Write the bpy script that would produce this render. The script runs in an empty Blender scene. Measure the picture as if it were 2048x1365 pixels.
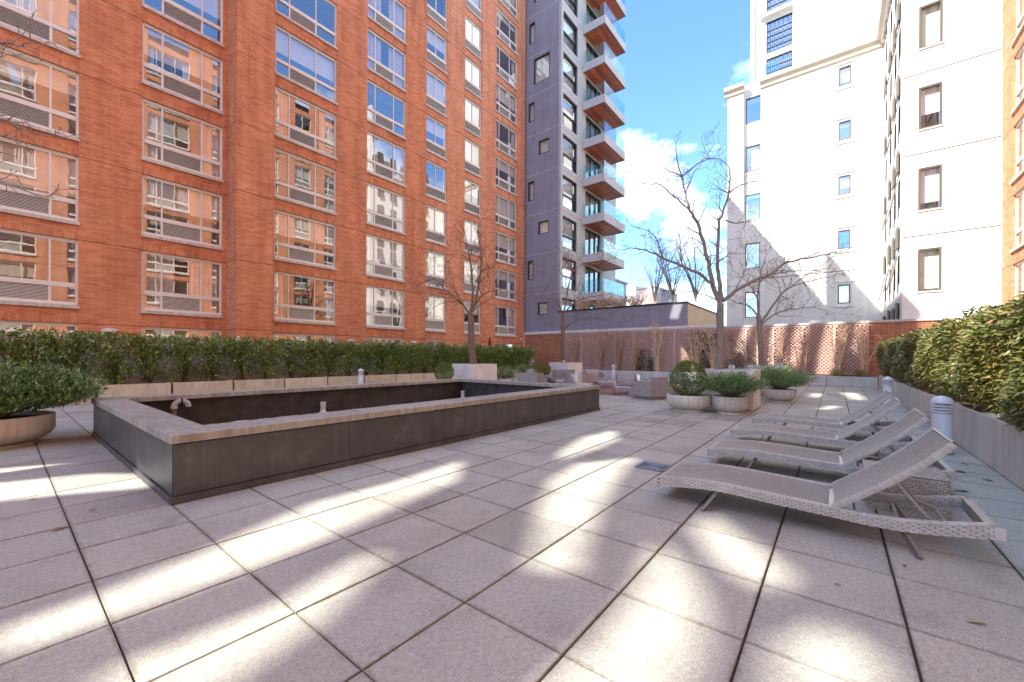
import bpy, math, random
import numpy as np
from mathutils import Vector, Matrix
random.seed(7)
RNG = np.random.default_rng(11)
SC = bpy.context.scene
COL = SC.collection
R = math.radians

# ------------------------------------------------------------------ camera
TH, CAM_H = 0.6743, 1.3204            # heading of the lens in plan, eye height
cam_d = bpy.data.cameras.new('camera')
cam = bpy.data.objects.new('camera', cam_d)
COL.objects.link(cam)
cam_d.sensor_width = 36.0
cam_d.lens = 815.964 / 2048 * 36
cam_d.shift_x = 0.0034
cam_d.shift_y = 0.0151
cam_d.clip_start, cam_d.clip_end = 0.05, 1500
cam.matrix_world = (Matrix.Translation((0, 0, CAM_H)) @ Matrix.Rotation(TH - math.pi / 2, 4, 'Z')
                    @ Matrix.Rotation(math.pi / 2, 4, 'X') @ Matrix.Rotation(0.0051, 4, 'Z'))
SC.camera = cam

# ------------------------------------------------------------------ sun, sky, exposure
SUN_A, SUN_C = 1.3, 1.5               # light travels (SUN_A, -1, -SUN_C)
L = Vector((SUN_A, -1.0, -SUN_C)).normalized()
sun_d = bpy.data.lights.new('sun', 'SUN')
sun_d.energy = 2.0
sun_d.angle = R(0.34)
sun_d.color = (1.0, 0.94, 0.84)
sun = bpy.data.objects.new('sun', sun_d)
COL.objects.link(sun)
sun.location = (-30, 50, 60)
sun.rotation_euler = L.to_track_quat('-Z', 'Y').to_euler()

world = bpy.data.worlds.new('World')
SC.world = world
world.use_nodes = True
wn, wl = world.node_tree.nodes, world.node_tree.links
wn.clear()
w_out = wn.new('ShaderNodeOutputWorld')
w_bg = wn.new('ShaderNodeBackground')
w_bg.inputs['Strength'].default_value = 0.15
sky = wn.new('ShaderNodeTexSky')
sky.sky_type = 'NISHITA'
sky.sun_disc = False
sky.sun_elevation = math.asin(-L.z)
sky.sun_rotation = math.atan2(-L.x, -L.y)
sky.air_density = 1.15
sky.dust_density = 0.35
sky.ozone_density = 2.2
w_co = wn.new('ShaderNodeTexCoord')
w_sep = wn.new('ShaderNodeSeparateXYZ')
wl.new(w_co.outputs['Generated'], w_sep.inputs[0])
w_zc = wn.new('ShaderNodeMath'); w_zc.operation = 'ADD'; w_zc.inputs[1].default_value = 0.22
w_mx = wn.new('ShaderNodeMath'); w_mx.operation = 'MAXIMUM'; w_mx.inputs[1].default_value = 0.0
wl.new(w_sep.outputs['Z'], w_mx.inputs[0]); wl.new(w_mx.outputs[0], w_zc.inputs[0])
w_px = wn.new('ShaderNodeMath'); w_px.operation = 'DIVIDE'
w_py = wn.new('ShaderNodeMath'); w_py.operation = 'DIVIDE'
wl.new(w_sep.outputs['X'], w_px.inputs[0]); wl.new(w_zc.outputs[0], w_px.inputs[1])
wl.new(w_sep.outputs['Y'], w_py.inputs[0]); wl.new(w_zc.outputs[0], w_py.inputs[1])
w_cmb = wn.new('ShaderNodeCombineXYZ')
wl.new(w_px.outputs[0], w_cmb.inputs[0]); wl.new(w_py.outputs[0], w_cmb.inputs[1])
w_map = wn.new('ShaderNodeMapping')
w_map.inputs['Location'].default_value = (4.4, 2.0, 0.0)
w_map.inputs['Scale'].default_value = (1.0, 1.0, 1.0)
wl.new(w_cmb.outputs[0], w_map.inputs['Vector'])
w_noi = wn.new('ShaderNodeTexNoise')
w_noi.inputs['Scale'].default_value = 2.3
w_noi.inputs['Detail'].default_value = 9.0
w_noi.inputs['Roughness'].default_value = 0.58
wl.new(w_map.outputs[0], w_noi.inputs['Vector'])
w_rmp = wn.new('ShaderNodeValToRGB')
w_rmp.color_ramp.elements[0].position = 0.475
w_rmp.color_ramp.elements[1].position = 0.68
wl.new(w_noi.outputs['Fac'], w_rmp.inputs[0])
w_mix = wn.new('ShaderNodeMixRGB')
w_mix.inputs['Color2'].default_value = (3.6, 3.66, 3.58, 1)
wl.new(w_rmp.outputs[0], w_mix.inputs[0])
w_tint = wn.new('ShaderNodeMixRGB'); w_tint.blend_type = 'MULTIPLY'; w_tint.inputs[0].default_value = 1.0
w_tint.inputs['Color2'].default_value = (0.345, 0.45, 0.59, 1)
wl.new(sky.outputs[0], w_tint.inputs['Color1'])
wl.new(w_tint.outputs[0], w_mix.inputs['Color1'])
wl.new(w_mix.outputs[0], w_bg.inputs['Color'])
wl.new(w_bg.outputs[0], w_out.inputs[0])

SC.view_settings.view_transform = 'Standard'
SC.view_settings.look = 'None'
SC.view_settings.gamma = 1.0
SC.view_settings.use_curve_mapping = False
SC.view_settings.exposure = 2.52
SC.render.engine = 'CYCLES'
SC.cycles.use_denoising = True
SC.cycles.max_bounces = 7
SC.cycles.diffuse_bounces = 4
SC.cycles.glossy_bounces = 4
SC.cycles.transparent_max_bounces = 12
SC.cycles.caustics_reflective = False
SC.cycles.caustics_refractive = False
SC.cycles.sample_clamp_indirect = 8.0

# ------------------------------------------------------------------ materials
MATS = {}
def N(nt, kind, **kw):
    n = nt.nodes.new(kind)
    for k, v in kw.items():
        if k in n.inputs: n.inputs[k].default_value = v
        else: setattr(n, k, v)
    return n
def ramp(nt, stops):
    n = nt.nodes.new('ShaderNodeValToRGB')
    e = n.color_ramp.elements
    while len(e) < len(stops): e.new(0.5)
    for i, (p, c) in enumerate(stops):
        e[i].position = p
        e[i].color = (c[0], c[1], c[2], 1)
    return n
def mixc(nt, mode, fac, a, b):
    n = nt.nodes.new('ShaderNodeMixRGB')
    n.blend_type = mode
    for s, v in ((n.inputs[0], fac), (n.inputs[1], a), (n.inputs[2], b)):
        if isinstance(v, (int, float)): s.default_value = v
        elif isinstance(v, tuple): s.default_value = (v[0], v[1], v[2], 1)
        else: nt.links.new(v, s)
    return n.outputs[0]
def sock(nt, socket, v):
    if isinstance(v, (int, float)): socket.default_value = v
    elif isinstance(v, tuple): socket.default_value = (v[0], v[1], v[2], 1)
    else: nt.links.new(v, socket)
def base_mat(name):
    m = bpy.data.materials.new(name)
    m.use_nodes = True
    nt = m.node_tree
    nt.nodes.clear()
    o = nt.nodes.new('ShaderNodeOutputMaterial')
    b = nt.nodes.new('ShaderNodeBsdfPrincipled')
    nt.links.new(b.outputs[0], o.inputs[0])
    MATS[name] = m
    return m, nt, b
def coords(nt, space='Object', scale=(1, 1, 1)):
    c = nt.nodes.new('ShaderNodeTexCoord')
    mp = nt.nodes.new('ShaderNodeMapping')
    mp.inputs['Scale'].default_value = scale
    nt.links.new(c.outputs[space], mp.inputs['Vector'])
    return mp.outputs[0]
def world_pos(nt, scale=(1, 1, 1)):
    c = nt.nodes.new('ShaderNodeNewGeometry')
    mp = nt.nodes.new('ShaderNodeMapping')
    mp.inputs['Scale'].default_value = scale
    nt.links.new(c.outputs['Position'], mp.inputs['Vector'])
    return mp.outputs[0]
def noise(nt, vec, scale, detail=4, rough=0.55):
    n = N(nt, 'ShaderNodeTexNoise', Scale=scale, Detail=detail, Roughness=rough)
    nt.links.new(vec, n.inputs['Vector'])
    return n.outputs['Fac']
def rnd(nt):
    g = nt.nodes.new('ShaderNodeNewGeometry')
    o = nt.nodes.new('ShaderNodeObjectInfo')
    a = N(nt, 'ShaderNodeMath', operation='ADD')
    nt.links.new(g.outputs['Random Per Island'], a.inputs[0])
    nt.links.new(o.outputs['Random'], a.inputs[1])
    f = N(nt, 'ShaderNodeMath', operation='FRACT')
    nt.links.new(a.outputs[0], f.inputs[0])
    return f.outputs[0]
def bump(nt, b, height, strength, dist=0.01):
    n = N(nt, 'ShaderNodeBump', Strength=strength, Distance=dist)
    nt.links.new(height, n.inputs['Height'])
    nt.links.new(n.outputs[0], b.inputs['Normal'])
    return n
def simple(name, col, rough=0.6, var=0.15, scale=6.0, bmp=0.0, bscale=60.0, metal=0.0, spec=0.5, streak=False, island=0.0):
    m, nt, b = base_mat(name)
    v = world_pos(nt, (1, 1, 0.25) if streak else (1, 1, 1))
    n = noise(nt, v, scale, 6, 0.62)
    lo = tuple(c * (1 - var) for c in col)
    hi = tuple(min(1, c * (1 + var)) for c in col)
    rp = ramp(nt, [(0.3, lo), (0.7, hi)])
    nt.links.new(n, rp.inputs[0])
    c = rp.outputs[0]
    if island:
        r2 = ramp(nt, [(0, (1 - island,) * 3), (1, (1 + island * 0.6,) * 3)])
        nt.links.new(rnd(nt), r2.inputs[0])
        c = mixc(nt, 'MULTIPLY', 1.0, c, r2.outputs[0])
    sock(nt, b.inputs['Base Color'], c)
    b.inputs['Roughness'].default_value = rough
    b.inputs['Metallic'].default_value = metal
    b.inputs['Specular IOR Level'].default_value = spec
    if bmp:
        bump(nt, b, noise(nt, world_pos(nt), bscale, 5, 0.6), bmp)
    return m
BRICK_STOPS = [(0.0, (0.57, 0.195, 0.090)), (0.35, (0.67, 0.258, 0.130)), (0.7, (0.73, 0.315, 0.165)), (1.0, (0.63, 0.235, 0.115))]
def brick_wear(nt, c):
    a = ramp(nt, [(0.34, (0.80, 0.78, 0.78)), (0.52, (1, 1, 1)), (0.72, (1.10, 1.13, 1.16))])
    nt.links.new(noise(nt, world_pos(nt, (2.6, 2.6, 0.22)), 1.0, 6, 0.62), a.inputs[0])
    c = mixc(nt, 'MULTIPLY', 1.0, c, a.outputs[0])
    e = ramp(nt, [(0.62, (0, 0, 0)), (0.80, (0.30, 0.30, 0.30))])
    nt.links.new(noise(nt, world_pos(nt, (1.3, 1.3, 1.0)), 0.7, 7, 0.7), e.inputs[0])
    return mixc(nt, 'MIX', e.outputs[0], c, (0.62, 0.36, 0.26))
def brick_piece():
    m, nt, b = base_mat('brick_piece')
    rp = ramp(nt, BRICK_STOPS)
    nt.links.new(rnd(nt), rp.inputs[0])
    n = noise(nt, world_pos(nt), 1.1, 5, 0.6)
    r2 = ramp(nt, [(0.3, (0.86, 0.86, 0.88)), (0.7, (1.08, 1.08, 1.05))])
    nt.links.new(n, r2.inputs[0])
    c = mixc(nt, 'MULTIPLY', 1.0, rp.outputs[0], r2.outputs[0])
    c = brick_wear(nt, c)
    sp = noise(nt, world_pos(nt), 160, 3, 0.7)
    r3 = ramp(nt, [(0.28, (0.7, 0.7, 0.7)), (0.45, (1, 1, 1))])
    nt.links.new(sp, r3.inputs[0])
    c = mixc(nt, 'MULTIPLY', 0.6, c, r3.outputs[0])
    sock(nt, b.inputs['Base Color'], c)
    b.inputs['Roughness'].default_value = 0.8
    b.inputs['Specular IOR Level'].default_value = 0.25
    bump(nt, b, sp, 0.2, 0.004)
def brick_sheet(name, soldier=False, gain=1.0):
    m, nt, b = base_mat(name)
    g = nt.nodes.new('ShaderNodeNewGeometry')
    s = nt.nodes.new('ShaderNodeSeparateXYZ')
    nt.links.new(g.outputs['Position'], s.inputs[0])
    a = N(nt, 'ShaderNodeMath', operation='ADD')
    nt.links.new(s.outputs['X'], a.inputs[0]); nt.links.new(s.outputs['Y'], a.inputs[1])
    z = N(nt, 'ShaderNodeMath', operation='SUBTRACT')
    nt.links.new(s.outputs['Z'], z.inputs[0]); z.inputs[1].default_value = 2.3
    c = nt.nodes.new('ShaderNodeCombineXYZ')
    nt.links.new(a.outputs[0], c.inputs[0]); nt.links.new(z.outputs[0], c.inputs[1])
    t = N(nt, 'ShaderNodeTexBrick', Scale=1.0)
    t.offset = 0.5
    t.inputs['Brick Width'].default_value = 0.314
    t.inputs['Row Height'].default_value = 0.066025
    t.inputs['Mortar Size'].default_value = 0.0042
    t.inputs['Mortar Smooth'].default_value = 0.3
    t.inputs['Color1'].default_value = (0.0, 0, 0, 1)
    t.inputs['Color2'].default_value = (1, 1, 1, 1)
    t.inputs['Mortar'].default_value = (0.5, 0.5, 0.5, 1)
    nt.links.new(c.outputs[0], t.inputs['Vector'])
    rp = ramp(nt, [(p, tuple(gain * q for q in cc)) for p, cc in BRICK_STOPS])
    nt.links.new(t.outputs['Color'], rp.inputs[0])
    n = noise(nt, world_pos(nt), 1.1, 5, 0.6)
    r2 = ramp(nt, [(0.3, (0.86, 0.86, 0.88)), (0.7, (1.08, 1.08, 1.05))])
    nt.links.new(n, r2.inputs[0])
    cc = mixc(nt, 'MULTIPLY', 1.0, rp.outputs[0], r2.outputs[0])
    cc = brick_wear(nt, cc)
    cc = mixc(nt, 'MIX', t.outputs['Fac'], cc, (0.70, 0.46, 0.34))
    sock(nt, b.inputs['Base Color'], cc)
    b.inputs['Roughness'].default_value = 0.82
    b.inputs['Specular IOR Level'].default_value = 0.25
    inv = N(nt, 'ShaderNodeMath', operation='SUBTRACT'); inv.inputs[0].default_value = 1.0
    nt.links.new(t.outputs['Fac'], inv.inputs[1])
    bump(nt, b, inv.outputs[0], 0.5, 0.006)
def glass(name, tint=(0.9, 0.95, 0.95), base=0.25, wob=0.02, rough=0.0, tr=(1, 1, 1)):
    m, nt, b = base_mat(name)
    nt.nodes.remove(b)
    o = [n for n in nt.nodes if n.type == 'OUTPUT_MATERIAL'][0]
    t = N(nt, 'ShaderNodeBsdfTransparent'); t.inputs[0].default_value = (*tr, 1)
    g = N(nt, 'ShaderNodeBsdfGlossy', Roughness=rough); g.inputs[0].default_value = (*tint, 1)
    lw = N(nt, 'ShaderNodeLayerWeight', Blend=0.5)          # same from both sides of the pane
    pw = N(nt, 'ShaderNodeMath', operation='POWER'); pw.inputs[1].default_value = 4.0
    nt.links.new(lw.outputs['Facing'], pw.inputs[0])
    ma = N(nt, 'ShaderNodeMath', operation='MULTIPLY_ADD'); ma.use_clamp = True
    ma.inputs[1].default_value = 1.0 - base; ma.inputs[2].default_value = base
    nt.links.new(pw.outputs[0], ma.inputs[0])
    mx = nt.nodes.new('ShaderNodeMixShader')
    nt.links.new(ma.outputs[0], mx.inputs[0])
    nt.links.new(t.outputs[0], mx.inputs[1]); nt.links.new(g.outputs[0], mx.inputs[2])
    nt.links.new(mx.outputs[0], o.inputs[0])
    if wob:
        nz = noise(nt, world_pos(nt), 1.6, 2, 0.5)
        bp = N(nt, 'ShaderNodeBump', Strength=wob, Distance=1.0)
        nt.links.new(nz, bp.inputs['Height'])
        nt.links.new(bp.outputs[0], g.inputs['Normal'])
    return m
def leaf(name, stops, rough=0.4, spec=0.5, var_scale=1.2, trans=0.12):
    m, nt, b = base_mat(name)
    rp = ramp(nt, stops)
    nt.links.new(rnd(nt), rp.inputs[0])
    n = noise(nt, world_pos(nt), var_scale, 3, 0.5)
    r2 = ramp(nt, [(0.3, (0.80, 0.83, 0.76)), (0.7, (1.28, 1.22, 1.1))])
    nt.links.new(n, r2.inputs[0])
    c = mixc(nt, 'MULTIPLY', 1.0, rp.outputs[0], r2.outputs[0])
    sock(nt, b.inputs['Base Color'], c)
    b.inputs['Roughness'].default_value = rough
    b.inputs['Specular IOR Level'].default_value = spec
    if trans:
        o = [q for q in nt.nodes if q.type == 'OUTPUT_MATERIAL'][0]
        tl = nt.nodes.new('ShaderNodeBsdfTranslucent')
        nt.links.new(c, tl.inputs[0])
        mx = nt.nodes.new('ShaderNodeMixShader'); mx.inputs[0].default_value = trans
        nt.links.new(b.outputs[0], mx.inputs[1]); nt.links.new(tl.outputs[0], mx.inputs[2])
        nt.links.new(mx.outputs[0], o.inputs[0])
    return m
def paver_mat():
    m, nt, b = base_mat('paver')
    r = rnd(nt)
    rp = ramp(nt, [(0.0, (0.335, 0.338, 0.300)), (0.3, (0.430, 0.430, 0.380)), (0.6, (0.380, 0.388, 0.352)), (1.0, (0.455, 0.452, 0.392))])
    nt.links.new(r, rp.inputs[0])
    p = world_pos(nt)
    n = noise(nt, p, 1.6, 8, 0.66)
    r2 = ramp(nt, [(0.26, (0.74, 0.73, 0.72)), (0.46, (1, 1, 1)), (0.75, (1.14, 1.13, 1.10))])
    nt.links.new(n, r2.inputs[0])
    c = mixc(nt, 'MULTIPLY', 1.0, rp.outputs[0], r2.outputs[0])
    s = noise(nt, p, 130, 4, 0.8)
    r3 = ramp(nt, [(0.30, (0.34, 0.33, 0.32)), (0.45, (0.95, 0.95, 0.95)), (0.58, (1.05, 1.05, 1.05)), (0.70, (1.9, 1.9, 1.9))])
    nt.links.new(s, r3.inputs[0])
    c = mixc(nt, 'MULTIPLY', 0.9, c, r3.outputs[0])
    n4 = noise(nt, p, 38, 5, 0.7)
    r4 = ramp(nt, [(0.3, (0.78, 0.77, 0.77)), (0.65, (1.12, 1.12, 1.11))])
    nt.links.new(n4, r4.inputs[0])
    c = mixc(nt, 'MULTIPLY', 1.0, c, r4.outputs[0])
    # stains, and grime gathered along the joints
    st = noise(nt, p, 0.55, 8, 0.72)
    r5 = ramp(nt, [(0.34, (0.80, 0.79, 0.775)), (0.47, (1, 1, 1)), (0.70, (1.06, 1.06, 1.05))])
    nt.links.new(st, r5.inputs[0])
    c = mixc(nt, 'MULTIPLY', 1.0, c, r5.outputs[0])
    sp_ = nt.nodes.new('ShaderNodeSeparateXYZ'); nt.links.new(p, sp_.inputs[0])
    ds = []
    for ax, off in (('X', 0.9589), ('Y', 1.5453)):
        a_ = N(nt, 'ShaderNodeMath', operation='SUBTRACT'); nt.links.new(sp_.outputs[ax], a_.inputs[0]); a_.inputs[1].default_value = off
        d_ = N(nt, 'ShaderNodeMath', operation='PINGPONG'); nt.links.new(a_.outputs[0], d_.inputs[0]); d_.inputs[1].default_value = 0.305
        ds.append(d_.outputs[0])
    mn = N(nt, 'ShaderNodeMath', operation='MINIMUM'); nt.links.new(ds[0], mn.inputs[0]); nt.links.new(ds[1], mn.inputs[1])
    jt = N(nt, 'ShaderNodeMath', operation='MULTIPLY_ADD'); jt.inputs[1].default_value = -0.055; jt.inputs[2].default_value = 0.022
    nt.links.new(noise(nt, p, 9, 5, 0.7), jt.inputs[0])
    ad = N(nt, 'ShaderNodeMath', operation='ADD'); nt.links.new(mn.outputs[0], ad.inputs[0]); nt.links.new(jt.outputs[0], ad.inputs[1])
    r6 = ramp(nt, [(0.0, (0.62, 0.58, 0.52)), (0.016, (1, 1, 1))])
    nt.links.new(ad.outputs[0], r6.inputs[0])
    c = mixc(nt, 'MULTIPLY', 0.7, c, r6.outputs[0])
    sock(nt, b.inputs['Base Color'], c)
    b.inputs['Roughness'].default_value = 0.85
    b.inputs['Specular IOR Level'].default_value = 0.3
    bump(nt, b, s, 0.35, 0.004)
def concrete(name, col, drip=0.25, rough=0.75, moss=0.0):
    m, nt, b = base_mat(name)
    p = world_pos(nt)
    n = noise(nt, p, 2.2, 8, 0.65)
    rp = ramp(nt, [(0.28, tuple(c * 0.84 for c in col)), (0.72, tuple(min(1, c * 1.12) for c in col))])
    nt.links.new(n, rp.inputs[0])
    d = noise(nt, world_pos(nt, (9, 9, 0.7)), 1.6, 5, 0.6)
    r2 = ramp(nt, [(0.35, (1 - drip,) * 3), (0.6, (1.04, 1.04, 1.04))])
    nt.links.new(d, r2.inputs[0])
    c = mixc(nt, 'MULTIPLY', 1.0, rp.outputs[0], r2.outputs[0])
    if moss:
        q = noise(nt, world_pos(nt, (2, 2, 0.8)), 1.1, 5, 0.6)
        r3 = ramp(nt, [(0.52, (0, 0, 0)), (0.72, (moss,) * 3)])
        nt.links.new(q, r3.inputs[0])
        c = mixc(nt, 'MIX', r3.outputs[0], c, (0.27, 0.26, 0.10))
    r5 = ramp(nt, [(0, (0.9, 0.9, 0.9)), (1, (1.06, 1.06, 1.06))])
    nt.links.new(rnd(nt), r5.inputs[0])
    c = mixc(nt, 'MULTIPLY', 1.0, c, r5.outputs[0])
    sp = noise(nt, p, 170, 3, 0.7)
    r6 = ramp(nt, [(0.3, (0.82, 0.82, 0.82)), (0.5, (1, 1, 1))])
    nt.links.new(sp, r6.inputs[0])
    c = mixc(nt, 'MULTIPLY', 0.7, c, r6.outputs[0])
    sock(nt, b.inputs['Base Color'], c)
    b.inputs['Roughness'].default_value = rough
    b.inputs['Specular IOR Level'].default_value = 0.3
    bump(nt, b, sp, 0.2, 0.003)
def slate():
    m, nt, b = base_mat('slate')
    p = world_pos(nt)
    n = noise(nt, p, 3.0, 8, 0.65)
    rp = ramp(nt, [(0.3, (0.052, 0.056, 0.057)), (0.6, (0.084, 0.090, 0.091)), (0.8, (0.140, 0.148, 0.147))])
    nt.links.new(n, rp.inputs[0])
    d = noise(nt, world_pos(nt, (7, 7, 0.5)), 1.5, 6, 0.62)
    r2 = ramp(nt, [(0.54, (0, 0, 0)), (0.80, (0.45, 0.45, 0.45))])
    nt.links.new(d, r2.inputs[0])
    c = mixc(nt, 'MIX', r2.outputs[0], rp.outputs[0], (0.20, 0.20, 0.195))
    n3 = noise(nt, world_pos(nt, (60, 60, 0.35)), 1.0, 3, 0.6)
    r3 = ramp(nt, [(0.66, (0, 0, 0)), (0.76, (0.32, 0.32, 0.32))])
    nt.links.new(n3, r3.inputs[0])
    c = mixc(nt, 'MIX', r3.outputs[0], c, (0.36, 0.36, 0.35))
    sock(nt, b.inputs['Base Color'], c)
    b.inputs['Roughness'].default_value = 0.42
    bump(nt, b, noise(nt, p, 30, 6, 0.65), 0.12, 0.01)
def stucco(name, col, var=0.08, streak=0.12):
    m, nt, b = base_mat(name)
    p = world_pos(nt)
    n = noise(nt, p, 0.9, 7, 0.65)
    rp = ramp(nt, [(0.3, tuple(c * (1 - var) for c in col)), (0.7, tuple(min(0.9, c * (1 + var)) for c in col))])
    nt.links.new(n, rp.inputs[0])
    d = noise(nt, world_pos(nt, (5, 5, 0.25)), 1.0, 6, 0.65)
    r2 = ramp(nt, [(0.32, (1 - streak,) * 3), (0.55, (1, 1, 1))])
    nt.links.new(d, r2.inputs[0])
    c = mixc(nt, 'MULTIPLY', 1.0, rp.outputs[0], r2.outputs[0])
    sock(nt, b.inputs['Base Color'], c)
    b.inputs['Roughness'].default_value = 0.85
    b.inputs['Specular IOR Level'].default_value = 0.25
    bump(nt, b, noise(nt, p, 45, 5, 0.6), 0.12, 0.01)
def wicker():
    m, nt, b = base_mat('wicker')
    r = ramp(nt, [(0, (0.45, 0.445, 0.41)), (0.5, (0.505, 0.50, 0.46)), (1, (0.56, 0.555, 0.51))])
    nt.links.new(rnd(nt), r.inputs[0])
    n = noise(nt, world_pos(nt), 9, 4, 0.6)
    r2 = ramp(nt, [(0.3, (0.9, 0.89, 0.88)), (0.7, (1.08, 1.08, 1.08))])
    nt.links.new(n, r2.inputs[0])
    sock(nt, b.inputs['Base Color'], mixc(nt, 'MULTIPLY', 1.0, r.outputs[0], r2.outputs[0]))
    b.inputs['Roughness'].default_value = 0.42
    b.inputs['Specular IOR Level'].default_value = 0.5
def wicker_sheet():
    # weave for the far lounge furniture, whose strands are smaller than a pixel
    m, nt, b = base_mat('wicker_weave')
    g = nt.nodes.new('ShaderNodeNewGeometry')
    s = nt.nodes.new('ShaderNodeSeparateXYZ')
    nt.links.new(g.outputs['Position'], s.inputs[0])
    a = N(nt, 'ShaderNodeMath', operation='ADD')
    nt.links.new(s.outputs['X'], a.inputs[0]); nt.links.new(s.outputs['Y'], a.inputs[1])
    c = nt.nodes.new('ShaderNodeCombineXYZ')
    nt.links.new(a.outputs[0], c.inputs[0]); nt.links.new(s.outputs['Z'], c.inputs[1])
    t = N(nt, 'ShaderNodeTexBrick', Scale=1.0)
    t.offset = 0.5
    t.inputs['Brick Width'].default_value = 0.11
    t.inputs['Row Height'].default_value = 0.03
    t.inputs['Mortar Size'].default_value = 0.0035
    t.inputs['Color1'].default_value = (0.36, 0.335, 0.32, 1)
    t.inputs['Color2'].default_value = (0.46, 0.43, 0.41, 1)
    t.inputs['Mortar'].default_value = (0.17, 0.15, 0.14, 1)
    nt.links.new(c.outputs[0], t.inputs['Vector'])
    sock(nt, b.inputs['Base Color'], t.outputs['Color'])
    b.inputs['Roughness'].default_value = 0.5
    inv = N(nt, 'ShaderNodeMath', operation='SUBTRACT'); inv.inputs[0].default_value = 1.0
    nt.links.new(t.outputs['Fac'], inv.inputs[1])
    bump(nt, b, inv.outputs[0], 0.5, 0.008)
def mural():
    # painted wall far off: soft blotches of paint
    m, nt, b = base_mat('painted_wall')
    v = N(nt, 'ShaderNodeTexVoronoi', Scale=0.55)
    nt.links.new(world_pos(nt), v.inputs['Vector'])
    rp = ramp(nt, [(0.0, (0.42, 0.25, 0.22)), (0.35, (0.50, 0.36, 0.30)), (0.55, (0.16, 0.16, 0.2)), (0.75, (0.55, 0.42, 0.36)), (0.92, (0.62, 0.66, 0.7))])
    sp = nt.nodes.new('ShaderNodeSeparateXYZ'); nt.links.new(v.outputs['Color'], sp.inputs[0])
    nt.links.new(sp.outputs[0], rp.inputs[0])
    sock(nt, b.inputs['Base Color'], rp.outputs[0])
    b.inputs['Roughness'].default_value = 0.85

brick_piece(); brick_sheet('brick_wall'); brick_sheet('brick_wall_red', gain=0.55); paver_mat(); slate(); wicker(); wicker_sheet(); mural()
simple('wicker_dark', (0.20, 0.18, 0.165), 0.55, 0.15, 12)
simple('wicker_core', (0.21, 0.195, 0.18), 0.7, 0.1, 8)
simple('bark_far', (0.10, 0.085, 0.075), 0.9, 0.2, 5)
simple('mortar', (0.70, 0.46, 0.34), 0.9, 0.12, 3.0, 0.2, 80)
simple('groove', (0.05, 0.022, 0.015), 0.9)
simple('paver_joint', (0.075, 0.06, 0.05), 0.95, 0.4, 3.0)
simple('brick_paver', (0.22, 0.115, 0.085), 0.85, 0.15, 5, 0.2, 120, island=0.3)
concrete('coping', (0.385, 0.385, 0.335), 0.30)
concrete('planter_warm', (0.64, 0.575, 0.43), 0.14, moss=0.55)
concrete('planter_grey', (0.58, 0.59, 0.55), 0.11)
concrete('pot_concrete', (0.67, 0.635, 0.53), 0.16)
concrete('cube_white', (0.74, 0.74, 0.70), 0.05, 0.6)
concrete('basin', (0.42, 0.40, 0.36), 0.25)
simple('basin_wall', (0.044, 0.044, 0.042), 0.75, 0.4, 4, 0.25, 40)
stucco('shaded_stucco', (0.275, 0.268, 0.322), 0.10, 0.14)  # violet shade of the side faces put into the stucco colour
stucco('grey_panel', (0.52, 0.51, 0.50), 0.06, 0.06)
stucco('white_stucco', (0.78, 0.77, 0.73), 0.05, 0.10)
stucco('cream_stucco', (0.66, 0.58, 0.46), 0.05, 0.08)
simple('white_trim', (0.70, 0.66, 0.64), 0.4, 0.05, 4)
simple('sill_stone', (0.58, 0.52, 0.45), 0.8, 0.22, 9, 0.2, 60, streak=True)
simple('frame_metal', (0.77, 0.73, 0.66), 0.4, 0.04, 3, metal=0.0)
simple('bronze_frame', (0.12, 0.095, 0.075), 0.45, 0.08, 3)
simple('black_frame', (0.018, 0.019, 0.024), 0.4, 0.1, 3)
simple('louvre_slat', (0.78, 0.73, 0.65), 0.5, 0.06, 6)
simple('louvre_dark', (0.014, 0.011, 0.011), 0.8, 0.1, 6)
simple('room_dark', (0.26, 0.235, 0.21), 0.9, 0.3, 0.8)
simple('blind', (0.82, 0.76, 0.64), 0.8, 0.05, 3)
simple('curtain', (0.68, 0.60, 0.55), 0.9, 0.10, 4)
simple('blind_green', (0.60, 0.72, 0.60), 0.8, 0.04, 3)
simple('blind_white', (0.80, 0.80, 0.78), 0.8, 0.04, 3)
simple('lamp_white', (0.80, 0.79, 0.77), 0.35, 0.03, 3)
simple('bollard_paint', (0.72, 0.74, 0.79), 0.35, 0.05, 8, streak=True)
simple('steel', (0.36, 0.345, 0.325), 0.4, 0.1, 12, metal=0.15)
simple('cast_iron', (0.16, 0.17, 0.19), 0.5, 0.2, 30, metal=0.5)
simple('pipe_grey', (0.43, 0.42, 0.40), 0.5, 0.15, 14)
simple('pipe_pale', (0.56, 0.60, 0.55), 0.5, 0.12, 14)
simple('copper', (0.20, 0.13, 0.10), 0.5, 0.2, 14)
simple('dark_void', (0.010, 0.009, 0.009), 0.9)
simple('soil', (0.06, 0.038, 0.028), 0.95, 0.45, 14, 0.8, 50)
simple('cedar', (0.50, 0.125, 0.048), 0.42, 0.25, 1.0, island=0.4)
simple('trellis_wood', (0.60, 0.43, 0.37), 0.75, 0.12, 5)
simple('fence_vinyl', (0.76, 0.71, 0.66), 0.5, 0.06, 4)
simple('roof_black', (0.02, 0.02, 0.024), 0.7)
simple('bark', (0.27, 0.235, 0.20), 0.85, 0.35, 22, 0.5, 60, streak=True)
simple('bark_brown', (0.20, 0.135, 0.095), 0.85, 0.3, 22)
simple('dry_cane', (0.74, 0.56, 0.38), 0.8, 0.25, 12, island=0.35)
simple('dry_cane_dull', (0.56, 0.39, 0.27), 0.8, 0.25, 12, island=0.35)
simple('stem_brown', (0.10, 0.065, 0.045), 0.85, 0.3, 22)
simple('umbrella_cloth', (0.22, 0.012, 0.016), 0.8, 0.2, 12)
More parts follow.
